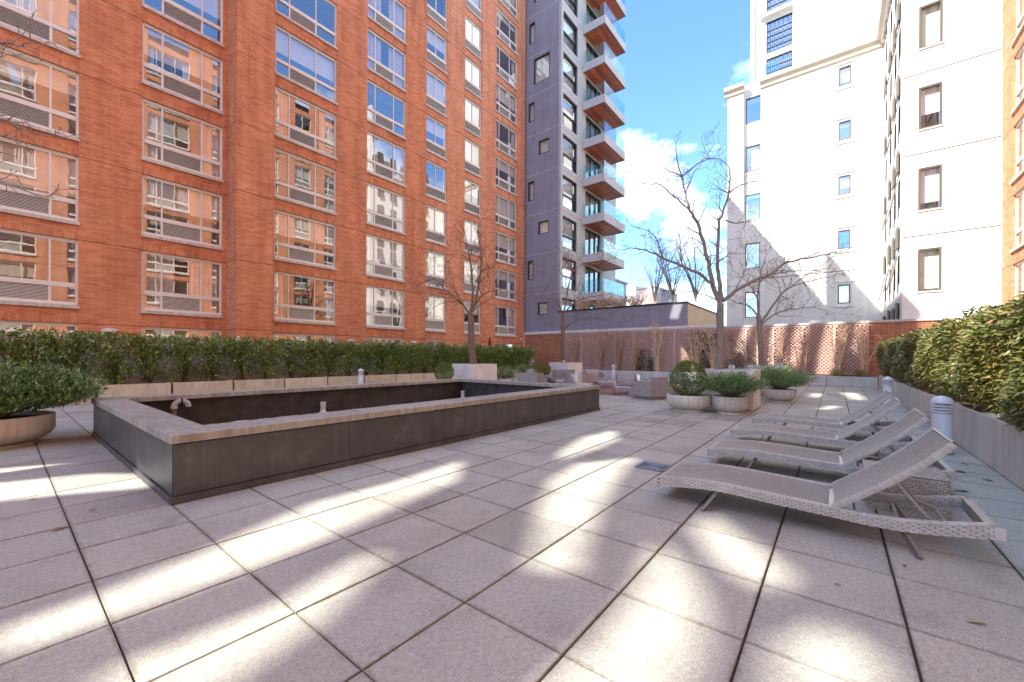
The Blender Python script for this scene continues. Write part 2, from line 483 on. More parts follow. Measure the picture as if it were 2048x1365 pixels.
simple('leaf_dry', (0.30, 0.15, 0.06), 0.7, 0.3, 30, island=0.4)
simple('leaf_pale', (0.36, 0.35, 0.20), 0.6, 0.3, 30, island=0.3)
glass('window_glass', (0.96, 0.96, 0.96), 0.33, 0.0011)
glass('clear_glass', (0.95, 0.97, 0.97), 0.12, 0.001)
glass('tower_glass', (0.80, 0.93, 0.90), 0.34, 0.0006)
glass('blue_glass', (0.60, 0.74, 0.85), 0.45, 0.0006)
glass('balustrade_glass', (0.85, 0.95, 0.97), 0.07, 0.0, 0.0, (0.80, 0.94, 0.96))
leaf('leaf_laurel', [(0, (0.080, 0.150, 0.028)), (0.45, (0.175, 0.280, 0.055)), (0.8, (0.285, 0.380, 0.095)), (0.95, (0.38, 0.40, 0.13)), (1, (0.42, 0.26, 0.11))], 0.42, 0.35)
leaf('leaf_rhodo', [(0, (0.068, 0.099, 0.023)), (0.4, (0.122, 0.149, 0.036)), (0.75, (0.184, 0.184, 0.056)), (0.93, (0.252, 0.216, 0.077)), (1, (0.324, 0.171, 0.072))], 0.34, 0.5)
leaf('leaf_juniper', [(0, (0.060, 0.125, 0.050)), (0.4, (0.165, 0.300, 0.120)), (0.8, (0.300, 0.450, 0.200)), (1, (0.42, 0.50, 0.24))], 0.6, 0.3)
leaf('leaf_box', [(0, (0.055, 0.100, 0.022)), (0.5, (0.135, 0.215, 0.050)), (1, (0.27, 0.35, 0.10))], 0.45, 0.4)
leaf('leaf_bright', [(0, (0.09, 0.15, 0.02)), (0.5, (0.15, 0.21, 0.03)), (1, (0.24, 0.28, 0.06))], 0.45, 0.4)
leaf('leaf_ivy', [(0, (0.042, 0.077, 0.025)), (0.6, (0.091, 0.140, 0.042)), (1, (0.182, 0.224, 0.084))], 0.4, 0.5)
leaf('leaf_straw', [(0, (0.30, 0.22, 0.10)), (0.6, (0.42, 0.33, 0.16)), (1, (0.50, 0.44, 0.22))], 0.7, 0.3)
M = MATS

# ------------------------------------------------------------------ helpers
WL = {}                                # world position of every parent
def wloc(o):
    return WL.get(o.name, Vector((0, 0, 0))) if o else Vector((0, 0, 0))
def tag(o, label=None, cat=None, group=None, kind=None):
    if label: o['label'] = label
    if cat: o['category'] = cat
    if group: o['group'] = group
    if kind: o['kind'] = kind
    return o
def thing(name, label, cat, loc, group=None, rotz=0.0):
    o = bpy.data.objects.new(name, None)
    o.empty_display_size = 0.2
    COL.objects.link(o)
    o.location = loc
    o.rotation_euler = (0, 0, rotz)
    WL[o.name] = Vector(loc)
    return tag(o, label, cat, group)
class MB:
    def __init__(s): s.v, s.f, s.m, s.n = [], [], [], 0
    def add(s, verts, faces, mi=0):
        b = s.n
        s.v.extend(verts); s.n += len(verts)
        s.f.extend(tuple(i + b for i in f) for f in faces)
        s.m.extend([mi] * len(faces))
        return s
    def box(s, x0, y0, z0, x1, y1, z1, mi=0, bot=True):
        if x1 < x0: x0, x1 = x1, x0
        if y1 < y0: y0, y1 = y1, y0
        if z1 < z0: z0, z1 = z1, z0
        f = [(4, 5, 6, 7), (0, 1, 5, 4), (1, 2, 6, 5), (2, 3, 7, 6), (3, 0, 4, 7)]
        if bot: f.append((3, 2, 1, 0))
        return s.add([(x0, y0, z0), (x1, y0, z0), (x1, y1, z0), (x0, y1, z0),
                      (x0, y0, z1), (x1, y0, z1), (x1, y1, z1), (x0, y1, z1)], f, mi)
    def bevbox(s, x0, y0, z0, x1, y1, z1, c=0.008, mi=0):
        """box with chamfered top rim"""
        v = [(x0, y0, z0), (x1, y0, z0), (x1, y1, z0), (x0, y1, z0),
             (x0, y0, z1 - c), (x1, y0, z1 - c), (x1, y1, z1 - c), (x0, y1, z1 - c),
             (x0 + c, y0 + c, z1), (x1 - c, y0 + c, z1), (x1 - c, y1 - c, z1), (x0 + c, y1 - c, z1)]
        f = [(8, 9, 10, 11)]
        for i in range(4):
            j = (i + 1) % 4
            f += [(i, j, j + 4, i + 4), (i + 4, j + 4, j + 8, i + 8)]
        f.append((3, 2, 1, 0))
        return s.add(v, f, mi)
    def bar(s, a, b, w, h, up=(0, 0, 1), mi=0):
        a, b = Vector(a), Vector(b)
        d = (b - a).normalized()
        sd = d.cross(Vector(up))
        if sd.length < 1e-4: sd = d.cross(Vector((1, 0, 0)))
        sd.normalize(); u = sd.cross(d).normalized()
        sd *= w / 2; u *= h / 2
        v = [tuple(p + q) for p in (a, b) for q in (-sd - u, sd - u, sd + u, -sd + u)]
        return s.add(v, [(0, 1, 2, 3), (7, 6, 5, 4), (0, 4, 5, 1), (1, 5, 6, 2), (2, 6, 7, 3), (3, 7, 4, 0)], mi)
    def tube(s, pts, rad, n=6, mi=0, cap=True):
        pts = [Vector(p) for p in pts]
        if isinstance(rad, (int, float)): rad = [rad] * len(pts)
        verts, faces = [], []
        ref = None
        for i, p in enumerate(pts):
            d = (pts[min(i + 1, len(pts) - 1)] - pts[max(i - 1, 0)])
            if d.length < 1e-9: d = Vector((0, 0, 1))
            d.normalize()
            if ref is None:
                ref = d.cross(Vector((0.31, 0.77, 0.55)))
                if ref.length < 0.05: ref = d.cross(Vector((1, 0, 0)))
            ref = (ref - d * ref.dot(d)).normalized()
            o = d.cross(ref)
            for k in range(n):
                a = 2 * math.pi * k / n
                q = p + (ref * math.cos(a) + o * math.sin(a)) * rad[i]
                verts.append((q.x, q.y, q.z))
        for i in range(len(pts) - 1):
            for k in range(n):
                k2 = (k + 1) % n
                faces.append((i * n + k, i * n + k2, (i + 1) * n + k2, (i + 1) * n + k))
        if cap:
            faces.append(tuple(reversed(range(n))))
            faces.append(tuple((len(pts) - 1) * n + k for k in range(n)))
        return s.add(verts, faces, mi)
    def lathe(s, prof, n=32, c=(0, 0, 0), mi=0, closed=False):
        verts, faces = [], []
        for r, z in prof:
            for k in range(n):
                a = 2 * math.pi * k / n
                verts.append((c[0] + r * math.cos(a), c[1] + r * math.sin(a), c[2] + z))
        for i in range(len(prof) - 1):
            for k in range(n):
                k2 = (k + 1) % n
                faces.append((i * n + k, i * n + k2, (i + 1) * n + k2, (i + 1) * n + k))
        if not closed:
            if prof[0][0] > 1e-6: faces.append(tuple(reversed(range(n))))
            if prof[-1][0] > 1e-6: faces.append(tuple((len(prof) - 1) * n + k for k in range(n)))
        return s.add(verts, faces, mi)
    def prism(s, poly, lo, hi, axis, mi=0):
        """poly: 2-D outline; axis 0: (y,z) swept in x, 1: (x,z) swept in y, 2: (x,y) swept in z"""
        def P(a, b, t):
            return (t, a, b) if axis == 0 else ((a, t, b) if axis == 1 else (a, b, t))
        n = len(poly)
        v = [P(a, b, lo) for a, b in poly] + [P(a, b, hi) for a, b in poly]
        f = [tuple(range(n)), tuple(reversed(range(n, 2 * n)))]
        for i in range(n):
            j = (i + 1) % n
            f.append((i, i + n, j + n, j))
        return s.add(v, f, mi)
    def mesh(s, name, mats, off=(0, 0, 0), smooth=False, fix=True):
        me = bpy.data.meshes.new(name)
        v = np.array(s.v, dtype=np.float64).reshape(-1, 3) - np.array(off)
        me.from_pydata(v.tolist(), [], s.f)
        for m in (mats if isinstance(mats, (list, tuple)) else [mats]):
            me.materials.append(M[m])
        if len(set(s.m)) > 1: me.polygons.foreach_set('material_index', s.m)
        if smooth:
            me.polygons.foreach_set('use_smooth', [True] * len(me.polygons))
        me.update()
        if fix:
            import bmesh
            bm = bmesh.new(); bm.from_mesh(me)
            bmesh.ops.recalc_face_normals(bm, faces=bm.faces)
            bm.to_mesh(me); bm.free()
        if smooth == 'auto':
            pass
        return me
    def build(s, name, mats, parent=None, smooth=False, origin=None, fix=True):
        off = wloc(parent)
        org = Vector(origin) if origin is not None else off
        me = s.mesh(name, mats, org, smooth, fix)
        o = bpy.data.objects.new(name, me)
        COL.objects.link(o)
        if parent: o.parent = parent
        o.location = org - off if parent else org
        WL[o.name] = org.copy()
        if smooth:
            try:
                me.set_sharp_from_angle(angle=R(42))
            except Exception:
                pass
        return o
def inst(name, me, parent, loc, rot=(0, 0, 0), scale=None):
    """object sharing a mesh; loc in world space"""
    o = bpy.data.objects.new(name, me)
    COL.objects.link(o)
    o.parent = parent
    o.location = Vector(loc) - wloc(parent)
    o.rotation_euler = rot
    if scale: o.scale = scale
    WL[o.name] = Vector(loc)
    return o
def copy_tree(src, loc, label=None, group=None, rotz=None):
    c = src.copy(); COL.objects.link(c)
    c.location = loc
    if rotz is not None: c.rotation_euler = (0, 0, rotz)
    if label: c['label'] = label
    if group: c['group'] = group
    WL[c.name] = Vector(loc)
    for ch in list(src.children):
        d = ch.copy(); COL.objects.link(d); d.parent = c
        for g in list(ch.children):
            e = g.copy(); COL.objects.link(e); e.parent = d
    return c
def struct(name, mb, mats, **kw):
    o = mb.build(name, mats, **kw)
    o['kind'] = 'structure'
    return o
def leaves_mesh(name, mat, C, D, Nn, Ln, W, fold=0.25):
    """C bases, D directions, Nn side vectors, Ln lengths, W half widths: four-triangle folded leaves"""
    n = len(C)
    D = D / np.maximum(1e-6, np.linalg.norm(D, axis=1, keepdims=True))
    S = np.cross(D, Nn); S = S / np.maximum(1e-6, np.linalg.norm(S, axis=1, keepdims=True))
    U = np.cross(S, D)
    Ln = Ln[:, None]; W = W[:, None]
    base = C
    mid = C + D * Ln * 0.5 - U * Ln * 0.03
    tip = C + D * Ln - U * Ln * 0.14
    l = C + D * Ln * 0.45 + S * W + U * W * fold
    r = C + D * Ln * 0.45 - S * W + U * W * fold
    V = np.stack([base, l, tip, r, mid], axis=1).reshape(-1, 3)
    idx = (np.arange(n) * 5)[:, None]
    T = np.concatenate([idx + np.array([[0, 4, 1]]), idx + np.array([[1, 4, 2]]), idx + np.array([[2, 4, 3]]), idx + np.array([[3, 4, 0]])], axis=1).reshape(-1, 3)
    me = bpy.data.meshes.new(name)
    me.vertices.add(len(V)); me.vertices.foreach_set('co', V.astype(np.float32).ravel())
    me.loops.add(len(T) * 3); me.loops.foreach_set('vertex_index', T.astype(np.int32).ravel())
    me.polygons.add(len(T)); me.polygons.foreach_set('loop_start', (np.arange(len(T)) * 3).astype(np.int32))
    me.polygons.foreach_set('loop_total', np.full(len(T), 3, dtype=np.int32))
    me.update(calc_edges=True); me.validate()
    me.materials.append(M[mat])
    return me
def mesh_part(name, me, parent, loc=None, kind=None):
    o = bpy.data.objects.new(name, me)
    COL.objects.link(o)
    if parent: o.parent = parent
    if loc is not None: o.location = loc
    if kind: o['kind'] = kind
    return o
def unit(n):
    v = RNG.normal(size=(n, 3)); return v / np.linalg.norm(v, axis=1, keepdims=True)
ORD = ['first', 'second', 'third', 'fourth', 'fifth', 'sixth', 'seventh', 'eighth', 'ninth', 'tenth', 'eleventh',
       'twelfth', 'thirteenth', 'fourteenth', 'fifteenth', 'sixteenth', 'seventeenth', 'eighteenth']

# ------------------------------------------------------------------ the place: main dimensions
TILE, TU0, TV0 = 0.61, 0.9589, 1.5453        # paving grid
VF = 18.70                                    # street-side brick facade, looks towards -y
VR = -5.30                                    # opposite brick facade, looks towards +y
UE = 25.30                                    # brick end wall of the terrace
ROOF = 32.0

# ------------------------------------------------------------------ ground
g = MB(); g.box(-60, -60, -0.6, 140, 90, -0.062)
ground = struct('ground', g, 'paver_joint')
g = MB(); g.box(-14, VR, -0.06, UE, VF, -0.022)
terrace = struct('terrace', g, 'paver_joint')
def in_pool(u, v): return 0.9 < u < 9.15 and 4.55 < v < 9.3
def in_brickpad(i, j): return 20 <= i <= 27 and 5 <= j <= 13
pm = MB(); a = TILE / 2 - 0.0038; ay = TILE / 2 - 0.0056
pm.bevbox(-a, -ay, -0.05, a, ay, 0.0, 0.003)
paver_me = pm.mesh('paver', 'paver')
cells = []
fx, fy = math.cos(TH), math.sin(TH)
for i in range(-18, 40):
    for j in range(-6, 25):
        u, v = TU0 + TILE * (i + 0.5), TV0 + TILE * (j + 0.5)
        if u + a > UE or v < -1.75 or v > 16.4 or in_brickpad(i, j): continue
        if in_pool(u, v): continue
        dz = u * fx + v * fy
        dx = u * fy - v * fx
        vis = dz > 0.9 and abs(dx) < dz * 1.35
        cells.append((0 if vis else 1, math.hypot(u, v), u, v))
cells.sort()
rest = MB()
for k, (q, d, u, v) in enumerate(cells):
    h = random.uniform(-0.0015, 0.0015)
    if k < 300:
        inst('paver', paver_me, terrace, (u + random.uniform(-.001, .001), v + random.uniform(-.001, .001), h),
             (random.uniform(-.0016, .0016), random.uniform(-.0016, .0016), random.choice((0, math.pi)) + random.uniform(-.002, .002)))
    else:
        rest.bevbox(u - a, v - ay, -0.05, u + a, v + ay, h, 0.003)
o = rest.build('paver', 'paver', terrace, fix=False); o['kind'] = 'stuff'
# brick pavers round the lounge furniture
bp = MB()
x0, x1 = TU0 + 20 * TILE, TU0 + 28 * TILE
y0, y1 = TV0 + 5 * TILE, TV0 + 14 * TILE
r = 0
y = y0
while y < y1 - 0.03:
    x = x0 - (0.1 if r % 2 else 0)
    while x < x1:
        xa, xb = max(x, x0), min(x + 0.2, x1)
        if xb - xa > 0.03:
            bp.bevbox(xa + .003, y + .003, -0.05, xb - .003, min(y + 0.1, y1) - .003, random.uniform(-.003, .002), 0.004)
        x += 0.2
    y += 0.1; r += 1
o = bp.build('brick_paver', 'brick_paver', terrace, fix=False); o['kind'] = 'stuff'

# ------------------------------------------------------------------ brick apartment buildings
H_ST, ZS0, HEAD = 2.641, 2.754, 2.187          # storey, sill of level 0, sill-to-head
ROW, BW = 0.066025, 0.314
COLS = {                                        # u of left jamb, mullions, right jamb
    1: (-0.80, -0.19, 0.978, 1.572), 2: (3.079, 3.635, 4.794, 5.446), 3: (7.36, 7.958, 9.126, 10.103),
    4: (11.733, 12.242, 13.381, 14.121), 5: (15.60, None, None, 17.225), 6: (18.787, None, None, 20.359),
    7: (21.866, 22.306, 23.45, 24.292)}
def zs(n): return ZS0 + H_ST * n
def zh(n): return zs(n) + HEAD
BAY0, BAY1, BAYV = 5.608, 6.909, 17.71

def window_meshes(c, s):
    """meshes of one window, local to its left lower corner on the facade; s=+1 looks to -y, -1 to +y"""
    u0, m1, m2, u1 = COLS[c]
    w = u1 - u0
    yf, yb = 0.085 * s, 0.15 * s               # frame front and back
    fr, lv, sl = MB(), MB(), MB()
    panes = []
    def fb(x0, z0, x1, z1, d=0.0): fr.box(x0, yf + d * s, z0, x1, yb, z1)
    t = 0.055
    zb, zl0, zl1, zu0, zt = 0.102, 0.21, 0.67, 0.81, HEAD
    fb(0, zb, t, zt); fb(w - t, zb, w, zt)
    fb(t, zt - 0.105, w - t, zt); fr.box(t, yf - 0.022 * s, zt - 0.05, w - t, yf, zt - 0.012)
    fb(t, zb, w - t, zl0); fr.box(0.01, yf - 0.03 * s, zb + 0.012, w - 0.01, yf, zb + 0.06)
    fb(t, zl1, w - t, zu0, -0.012)
    if m1 is not None:
        a, b = m1 - u0, m2 - u0
        for q, k in ((a, .03), (b, .03)):
            fb(q - k * .7, zu0, q + k * .7, zt - 0.105); fb(q - k, zl0, q + k, zl1)
        for x0, x1 in ((t, a - .02), (a + .02, b - .02), (b + .02, w - t)): panes.append((x0, zu0, x1, zt - 0.105))
        panes += [(t, zl0, a - .03, zl1), (b + .03, zl0, w - t, zl1)]
        la, lb = a + .03, b - .03
    else:
        q = w * 0.47
        fb(q - .022, zu0, q + .022, zt - 0.105)
        panes += [(t, zu0, q - .022, zt - 0.105), (q + .022, zu0, w - t, zt - 0.105)]
        la, lb = t, w - t
    lv.box(la, yb - 0.012 * s, zl0, lb, yb + 0.03 * s, zl1, 1)
    ns = 11
    for k in range(ns):
        z = zl0 + (zl1 - zl0) * (k + 0.3) / ns
        zz = z + 0.022
        y0, y1 = yf + 0.01 * s, yb - 0.02 * s
        lv.add([(la, y0, z), (lb, y0, z), (lb, y0, z + .012), (la, y0, z + .012), (la, y1, zz), (lb, y1, zz), (lb, y1, zz + .006), (la, y1, zz + .006)],
               [(0, 1, 2, 3), (3, 2, 6, 7), (0, 4, 5, 1), (7, 6, 5, 4)], 0)
    sl.box(-0.03, -0.055 * s, 0.0, w + 0.03, yb, 0.1)
    pm = []
    for x0, z0, x1, z1 in panes:
        p = MB(); y = yb - 0.03 * s
        p.add([(x0 - .004, y, z0 - .004), (x1 + .004, y, z0 - .004), (x1 + .004, y, z1 + .004), (x0 - .004, y, z1 + .004)],
              [(0, 1, 2, 3) if s > 0 else (3, 2, 1, 0)])
        pm.append(p.mesh('pane', 'window_glass', fix=False))
    return dict(frame=fr.mesh('window', 'frame_metal'), louvre=lv.mesh('louvre', ['louvre_slat', 'louvre_dark'], fix=False),
                sill=sl.mesh('sill', 'sill_stone'), panes=pm, w=w, rects=panes, s=s)
def blind_mesh(wm, kind, amount):
    b = MB(); s = wm['s']; y = 0.24 * s
    ups = [r for r in wm['rects'] if r[1] > 0.75]
    z1 = HEAD - 0.1
    if kind == 'roller':
        for x0, z0, x1, zz in ups:
            zlow = zz - (zz - z0) * amount
            b.box(x0 - .02, y, zlow, x1 + .02, y + .004 * s, zz + .02)
            b.box(x0 - .02, y - .008 * s, zlow - .02, x1 + .02, y + .008 * s, zlow)
    elif kind == 'venetian':
        x0, x1 = ups[0][0], ups[-1][2]
        z = z1
        low = z1 - (z1 - ups[0][1]) * amount
        while z > low:
            b.add([(x0, y - .012, z - .01), (x1, y - .012, z - .01), (x1, y + .012, z + .012), (x0, y + .012, z + .012)], [(0, 1, 2, 3)])
            z -= 0.042
    else:                                            # curtains, gathered cloth
        x0, x1 = ups[0][0], ups[-1][2]
        spans = [(x0, x0 + (x1 - x0) * amount * .5), (x1 - (x1 - x0) * amount * .5, x1)]
        for a, c in spans:
            n = max(4, int((c - a) / 0.045))
            vs, fs = [], []
            for k in range(n + 1):
                x = a + (c - a) * k / n
                yy = y + 0.03 * math.sin(k * 1.9) * s + 0.012 * math.sin(k * 5.1)
                vs += [(x, yy, 0.2), (x, yy, z1 + .02)]
            for k in range(n): fs.append((2 * k, 2 * k + 2, 2 * k + 3, 2 * k + 1))
            b.add(vs, fs)
    return b.mesh('blind' if kind != 'curtain' else 'curtain', {'roller': 'blind', 'venetian': 'blind_white', 'curtain': 'curtain'}[kind], fix=False)
WCACHE = {}
def place_window(bld, c, n, s, yface, detail=True, rng=random):
    if (c, s) not in WCACHE: WCACHE[(c, s)] = window_meshes(c, s)
    wm = WCACHE[(c, s)]
    loc = (COLS[c][0], yface, zs(n))
    w = inst('window', wm['frame'], bld, loc)
    inst('sill', wm['sill'], w, loc)
    inst('louvre', wm['louvre'], w, loc)
    for p in wm['panes']: inst('pane', p, w, loc)
    q = rng.random()
    kind, am = None, 0
    if c in (5, 6):
        if q < .85: kind, am = 'roller', rng.choice((.55, .8, 1.0))
    elif q < .48: kind, am = 'roller', rng.choice((.2, .45, .7, .9))
    elif q < .80: kind, am = 'curtain', rng.choice((.3, .5, .8))
    elif q < .92: kind, am = 'venetian', rng.choice((.4, .9))
    if kind:
        key = ('b', c, s, kind, am)
        if key not in WCACHE: WCACHE[key] = blind_mesh(wm, kind, am)
        inst(WCACHE[key].name.split('.')[0], WCACHE[key], w, loc)

left = thing('brick_building', 'tall orange brick apartment building with white windows along the left side', 'building', (0, VF, 0))
S_BRK = MB()                      # bricks beyond the first 300
PIECES = []
BD = 0.012                        # depth of a brick face in front of the joint
def brick_rect(x0, x1, z0, z1, y, axis='x', first=None):
    """running bond on a facade looking to -y (axis x) or -x (axis y: x is the fixed coordinate y)"""
    k = 0
    z = z0
    j = 0.0048
    while z < z1 - 0.02:
        zt = min(z + ROW, z1)
        x = x0 - (BW / 2 if k % 2 else 0)
        while x < x1 - 0.01:
            xa, xb = max(x, x0), min(x + BW, x1)
            if xb - xa > 0.03:
                e0 = 0.0 if xa <= x0 + 1e-6 else j; e1 = 0.0 if xb >= x1 - 1e-6 else j
                yield xa + e0, xb - e1, z + (0.016 if k == 0 and first else j), zt - j
            x += BW
        z += ROW; k += 1
def put_brick(xa, xb, za, zb, y, axis, mb):
    y += random.uniform(-.0015, .0015)
    if axis == 'x': mb.box(xa, y, za, xb, y + BD, zb, bot=True)
    else: mb.box(y, xa, za, y + BD, xb, zb, bot=True)
def brick_pier(x0, x1, y, ztop, axis='x', single=0):
    """courses between the shelf joints, storey by storey"""
    z = 0.0
    lev = [0.0] + [zh(n) for n in range(-1, 12) if 0.1 < zh(n) < ztop] + [ztop]
    cnt = 0
    for a, b in zip(lev, lev[1:]):
        for xa, xb, za, zb in brick_rect(x0, x1, a, b, y, axis, first=a > 0):
            if cnt < single and za > 2.1:
                PIECES.append((xa, xb, za, zb, y)); cnt += 1
            else: put_brick(xa, xb, za, zb, y, axis, S_BRK)
wall, wall_s, dark, soil_ = MB(), MB(), MB(), MB()
T1 = 0.36
GEO_TOP = 19.6
def back_pier(x0, x1, ztop, geo):
    if geo: wall.box(x0, VF + 0.008, 0, x1, VF + T1, ztop)
    else: wall_s.box(x0, VF, 0, x1, VF + T1, ztop)
# piers (near ones carry real bricks)
piers = [(1.572, 3.079, GEO_TOP, 1), (5.446, BAY0, GEO_TOP, 1), (BAY1, 7.36, GEO_TOP, 0), (10.103, 11.70, GEO_TOP, 1), (11.70, 11.733, ROOF, 0),
         (14.121, 15.60, ROOF, 1), (17.225, 18.787, ROOF, 0), (20.359, 21.866, ROOF, 0), (24.292, UE - 0.004, ROOF, 0)]
for x0, x1, zt, geo in piers: back_pier(x0, x1, zt, geo)
brick_pier(1.572, 3.079, VF, 13.5, single=300)
brick_pier(5.446, BAY0, VF, 16.5)
brick_pier(10.103, 11.70, VF, GEO_TOP)
brick_pier(14.121, 15.60, VF, 23.0)
wall_s.box(14.121, VF, 23.0, 15.60, VF + .008, ROOF)
wall_s.box(1.572, VF, 13.5, 3.079, VF + .008, GEO_TOP)
# projecting bay
wall.box(BAY0 + 0.008, BAYV + 0.008, 0, BAY1, VF + 0.3, GEO_TOP)
brick_pier(BAY0, BAY1, BAYV, 17.2)
brick_pier(BAYV + 0.013, VF, BAY0, 16.8, axis='y')
wall_s.box(BAY0, BAYV, 17.2, BAY1, BAYV + .008, GEO_TOP)
for n in range(-1, 11):
    z = zh(n)
    if 0 < z < ROOF - .1:
        for x0, x1, zt, geo in piers:
            if z < zt and x1 - x0 > .1 and geo: dark.box(x0 + .001, VF + 0.0066, z - 0.003, x1 - .001, VF + 0.0079, z + 0.015)
            elif z < zt and x1 - x0 > .1: dark.box(x0 + .001, VF - 0.002, z - 0.001, x1 - .001, VF + 0.001, z + 0.013)
        if z < GEO_TOP:
            dark.box(BAY0 + .008, BAYV + 0.0066, z - .003, BAY1 - .001, BAYV + .0079, z + .015)
            dark.box(BAY0 + 0.0066, BAYV + .01, z - .003, BAY0 + .0079, VF - .001, z + .015)
        # weep holes
        for x0, x1, yy in ((1.6, 3.05, VF), (BAY0 + .05, BAY1, BAYV), (10.13, 11.68, VF), (14.14, 15.58, VF)):
            x = x0 + .1
            k = 0
            while x < x1:
                if z < GEO_TOP: dark.box(x, yy - 0.0015, z + (0.02 if k % 2 else 0.085), x + 0.012, yy + .004, z + (.05 if k % 2 else 0.12))
                x += 0.31; k += 1
# spandrels: soldier course over each window, four running courses up to the sill
for c, (u0, m1, m2, u1) in COLS.items():
    geo = c <= 4
    top = GEO_TOP if c <= 3 else ROOF
    n = -1
    while True:
        za, zb = zh(n), min(zs(n + 1), top)
        if za > top - .1: break
        if geo and za < 22:
            wall.box(u0, VF + 0.03, za, u1, VF + T1, zb)
            x = u0
            while x < u1 - .02:
                put_brick(x + .0045, min(x + .074, u1) - .0045, za + .003, za + .205, VF + .018, 'x', S_BRK); x += .074
            for xa, xb, z0, z1 in brick_rect(u0, u1, za + .21, zb, VF): put_brick(xa, xb, z0, z1, VF + .018, 'x', S_BRK)
            x = u0 + .15; k = 0
            while x < u1:
                dark.box(x, VF + .0155, za + .02 + .15 * (k % 2), x + .013, VF + .02, za + .05 + .15 * (k % 2)); x += .36; k += 1
        else:
            wall_s.box(u0, VF + 0.018, za, u1, VF + T1, zb)
        dark.box(u0 + .001, VF + .026, za - .004, u1 - .001, VF + .05, za - .0005)
        n += 1
    k = 0
    while zh(k - 1) < top:
        if zs(k - 1) < top - .5: place_window(left, c, k - 1, 1, VF)
        k += 1
wall.build('wall', 'mortar', left, fix=False)
wall_s.build('brick_facing', 'brick_wall', left, fix=False)
o = dark.build('shelf_joint', 'groove', left, fix=False); o['kind'] = 'stuff'
bc = {}
for xa, xb, za, zb, y in PIECES:
    key = (round(xb - xa, 3), round(zb - za, 3))
    if key not in bc:
        q = MB(); q.box(0, 0, 0, key[0], BD, key[1]); bc[key] = q.mesh('brick', 'brick_piece', fix=False)
    inst('brick', bc[key], left, (xa, y + random.uniform(-.0015, .0015), za))
o = S_BRK.build('brick', 'brick_piece', left, fix=False); o['kind'] = 'stuff'
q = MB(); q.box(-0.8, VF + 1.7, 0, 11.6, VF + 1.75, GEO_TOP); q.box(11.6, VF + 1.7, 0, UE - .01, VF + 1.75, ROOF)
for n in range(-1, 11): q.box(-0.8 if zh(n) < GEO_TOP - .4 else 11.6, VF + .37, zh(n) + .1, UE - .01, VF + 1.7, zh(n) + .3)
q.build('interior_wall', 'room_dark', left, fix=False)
# unseen upper wall added further left, openings and stepped top shaped for sun patches
U1X = 25.5
def hole(poly, plane='g'):
    out = []
    for p in poly:
        u, v, z = (p[0], p[1], 0.0) if plane == 'g' else (plane, p[0], p[1])
        out.append((u - SUN_A * (VF - v), z + SUN_C * (VF - v)))
    return out
SUN_PATCH_HOLES = [
    hole([(0, 3.10), (.45, 3.16), (1.05, 3.36), (1.81, 3.64), (2.6, 3.58), (3.85, 3.70), (3.0, 3.02), (1.65, 2.80), (.76, 2.70), (0, 2.72)]),
    hole([(.30, 2.36), (.95, 2.28), (1.62, 2.46), (1.56, 2.16), (1.0, 1.90), (.5, 1.78), (.2, 1.85)]),
    hole([(-.5, 7.75), (.34, 7.35), (.75, 7.0), (.45, 6.95), (-.5, 7.3)]),
    hole([(-.5, 6.85), (.65, 6.42), (1.1, 5.85), (.95, 5.2), (.4, 5.55), (-.5, 5.95)]),
    hole([(2.05, 1.46), (2.8, 1.90), (3.7, 2.36), (4.5, 2.46), (5.4, 1.95), (4.2, 1.74), (3.3, 1.50), (2.2, 1.12)]),
    hole([(4.3, 2.62), (4.9, 2.98), (6.0, 3.2), (7.1, 3.08), (6.2, 2.6), (5.4, 2.55)]),
    hole([(3.95, .84), (3.0, .08), (2.66, .16), (2.90, .58), (3.35, .82)]),
    hole([(3.18, 1.02), (2.62, .57), (2.30, .42), (1.9, .36), (1.0, .42), (1.1, .90), (2.1, .84)]),
    hole([(2.66, -.02), (2.40, -.28), (1.7, -.22), (1.5, .14), (2.28, .18)]),
    hole([(13.3, .35), (14.6, .05), (14.4, -.25), (13.2, .0)]),
    hole([(16.6, .75), (19.2, .6), (19.0, .2), (17.0, .3)]),
    hole([(16.6, -.45), (20.2, -.2), (20.4, -.75), (17.0, -.95)]),
    hole([(10.2, .1), (11.4, -.2), (11.2, -.45), (10.0, -.2)]),
    hole([(2.35, 3.2), (1.75, 3.2), (2.3, .4), (3.1, .4)], UE), hole([(1.30, 3.2), (.75, 3.2), (1.3, .8), (2.0, .9)], UE),
    hole([(.15, 3.2), (-.5, 3.2), (-.05, .4), (.75, .4)], UE), hole([(-1.0, 3.1), (-1.45, 3.1), (-1.05, 1.4), (-.65, 1.5)], UE),
    hole([(3.75, 3.2), (3.25, 3.2), (3.75, 1.3), (4.2, 1.4)], UE),
    hole([(7.85, 3.65), (7.25, 3.65), (6.9, 4.75), (7.6, 4.75)], U1X),
]
cu = bpy.data.curves.new('upper_wall', 'CURVE')
cu.dimensions = '2D'; cu.fill_mode = 'BOTH'; cu.extrude = 0.06
def spline(pts):
    s = cu.splines.new('POLY'); s.points.add(len(pts) - 1)
    for p, (x, y) in zip(s.points, pts): p.co = (x, y, 0, 1)
    s.use_cyclic_u = True
spline([(-42, 0), (-.805, 0), (-.805, GEO_TOP + .004), (11.70, GEO_TOP + .004), (11.70, 36), (-2.8, 36), (-2.8, 32.2), (-13, 32.2), (-13, 31.2), (-42, 31.2)])
for h in SUN_PATCH_HOLES: spline(h)
co = bpy.data.objects.new('tmp', cu)
COL.objects.link(co)
dg = bpy.context.evaluated_depsgraph_get()
ume = bpy.data.meshes.new_from_object(co.evaluated_get(dg))
bpy.data.objects.remove(co)
ume.transform(Matrix.Translation((0, VF, 0)) @ Matrix.Rotation(math.pi / 2, 4, 'X'))
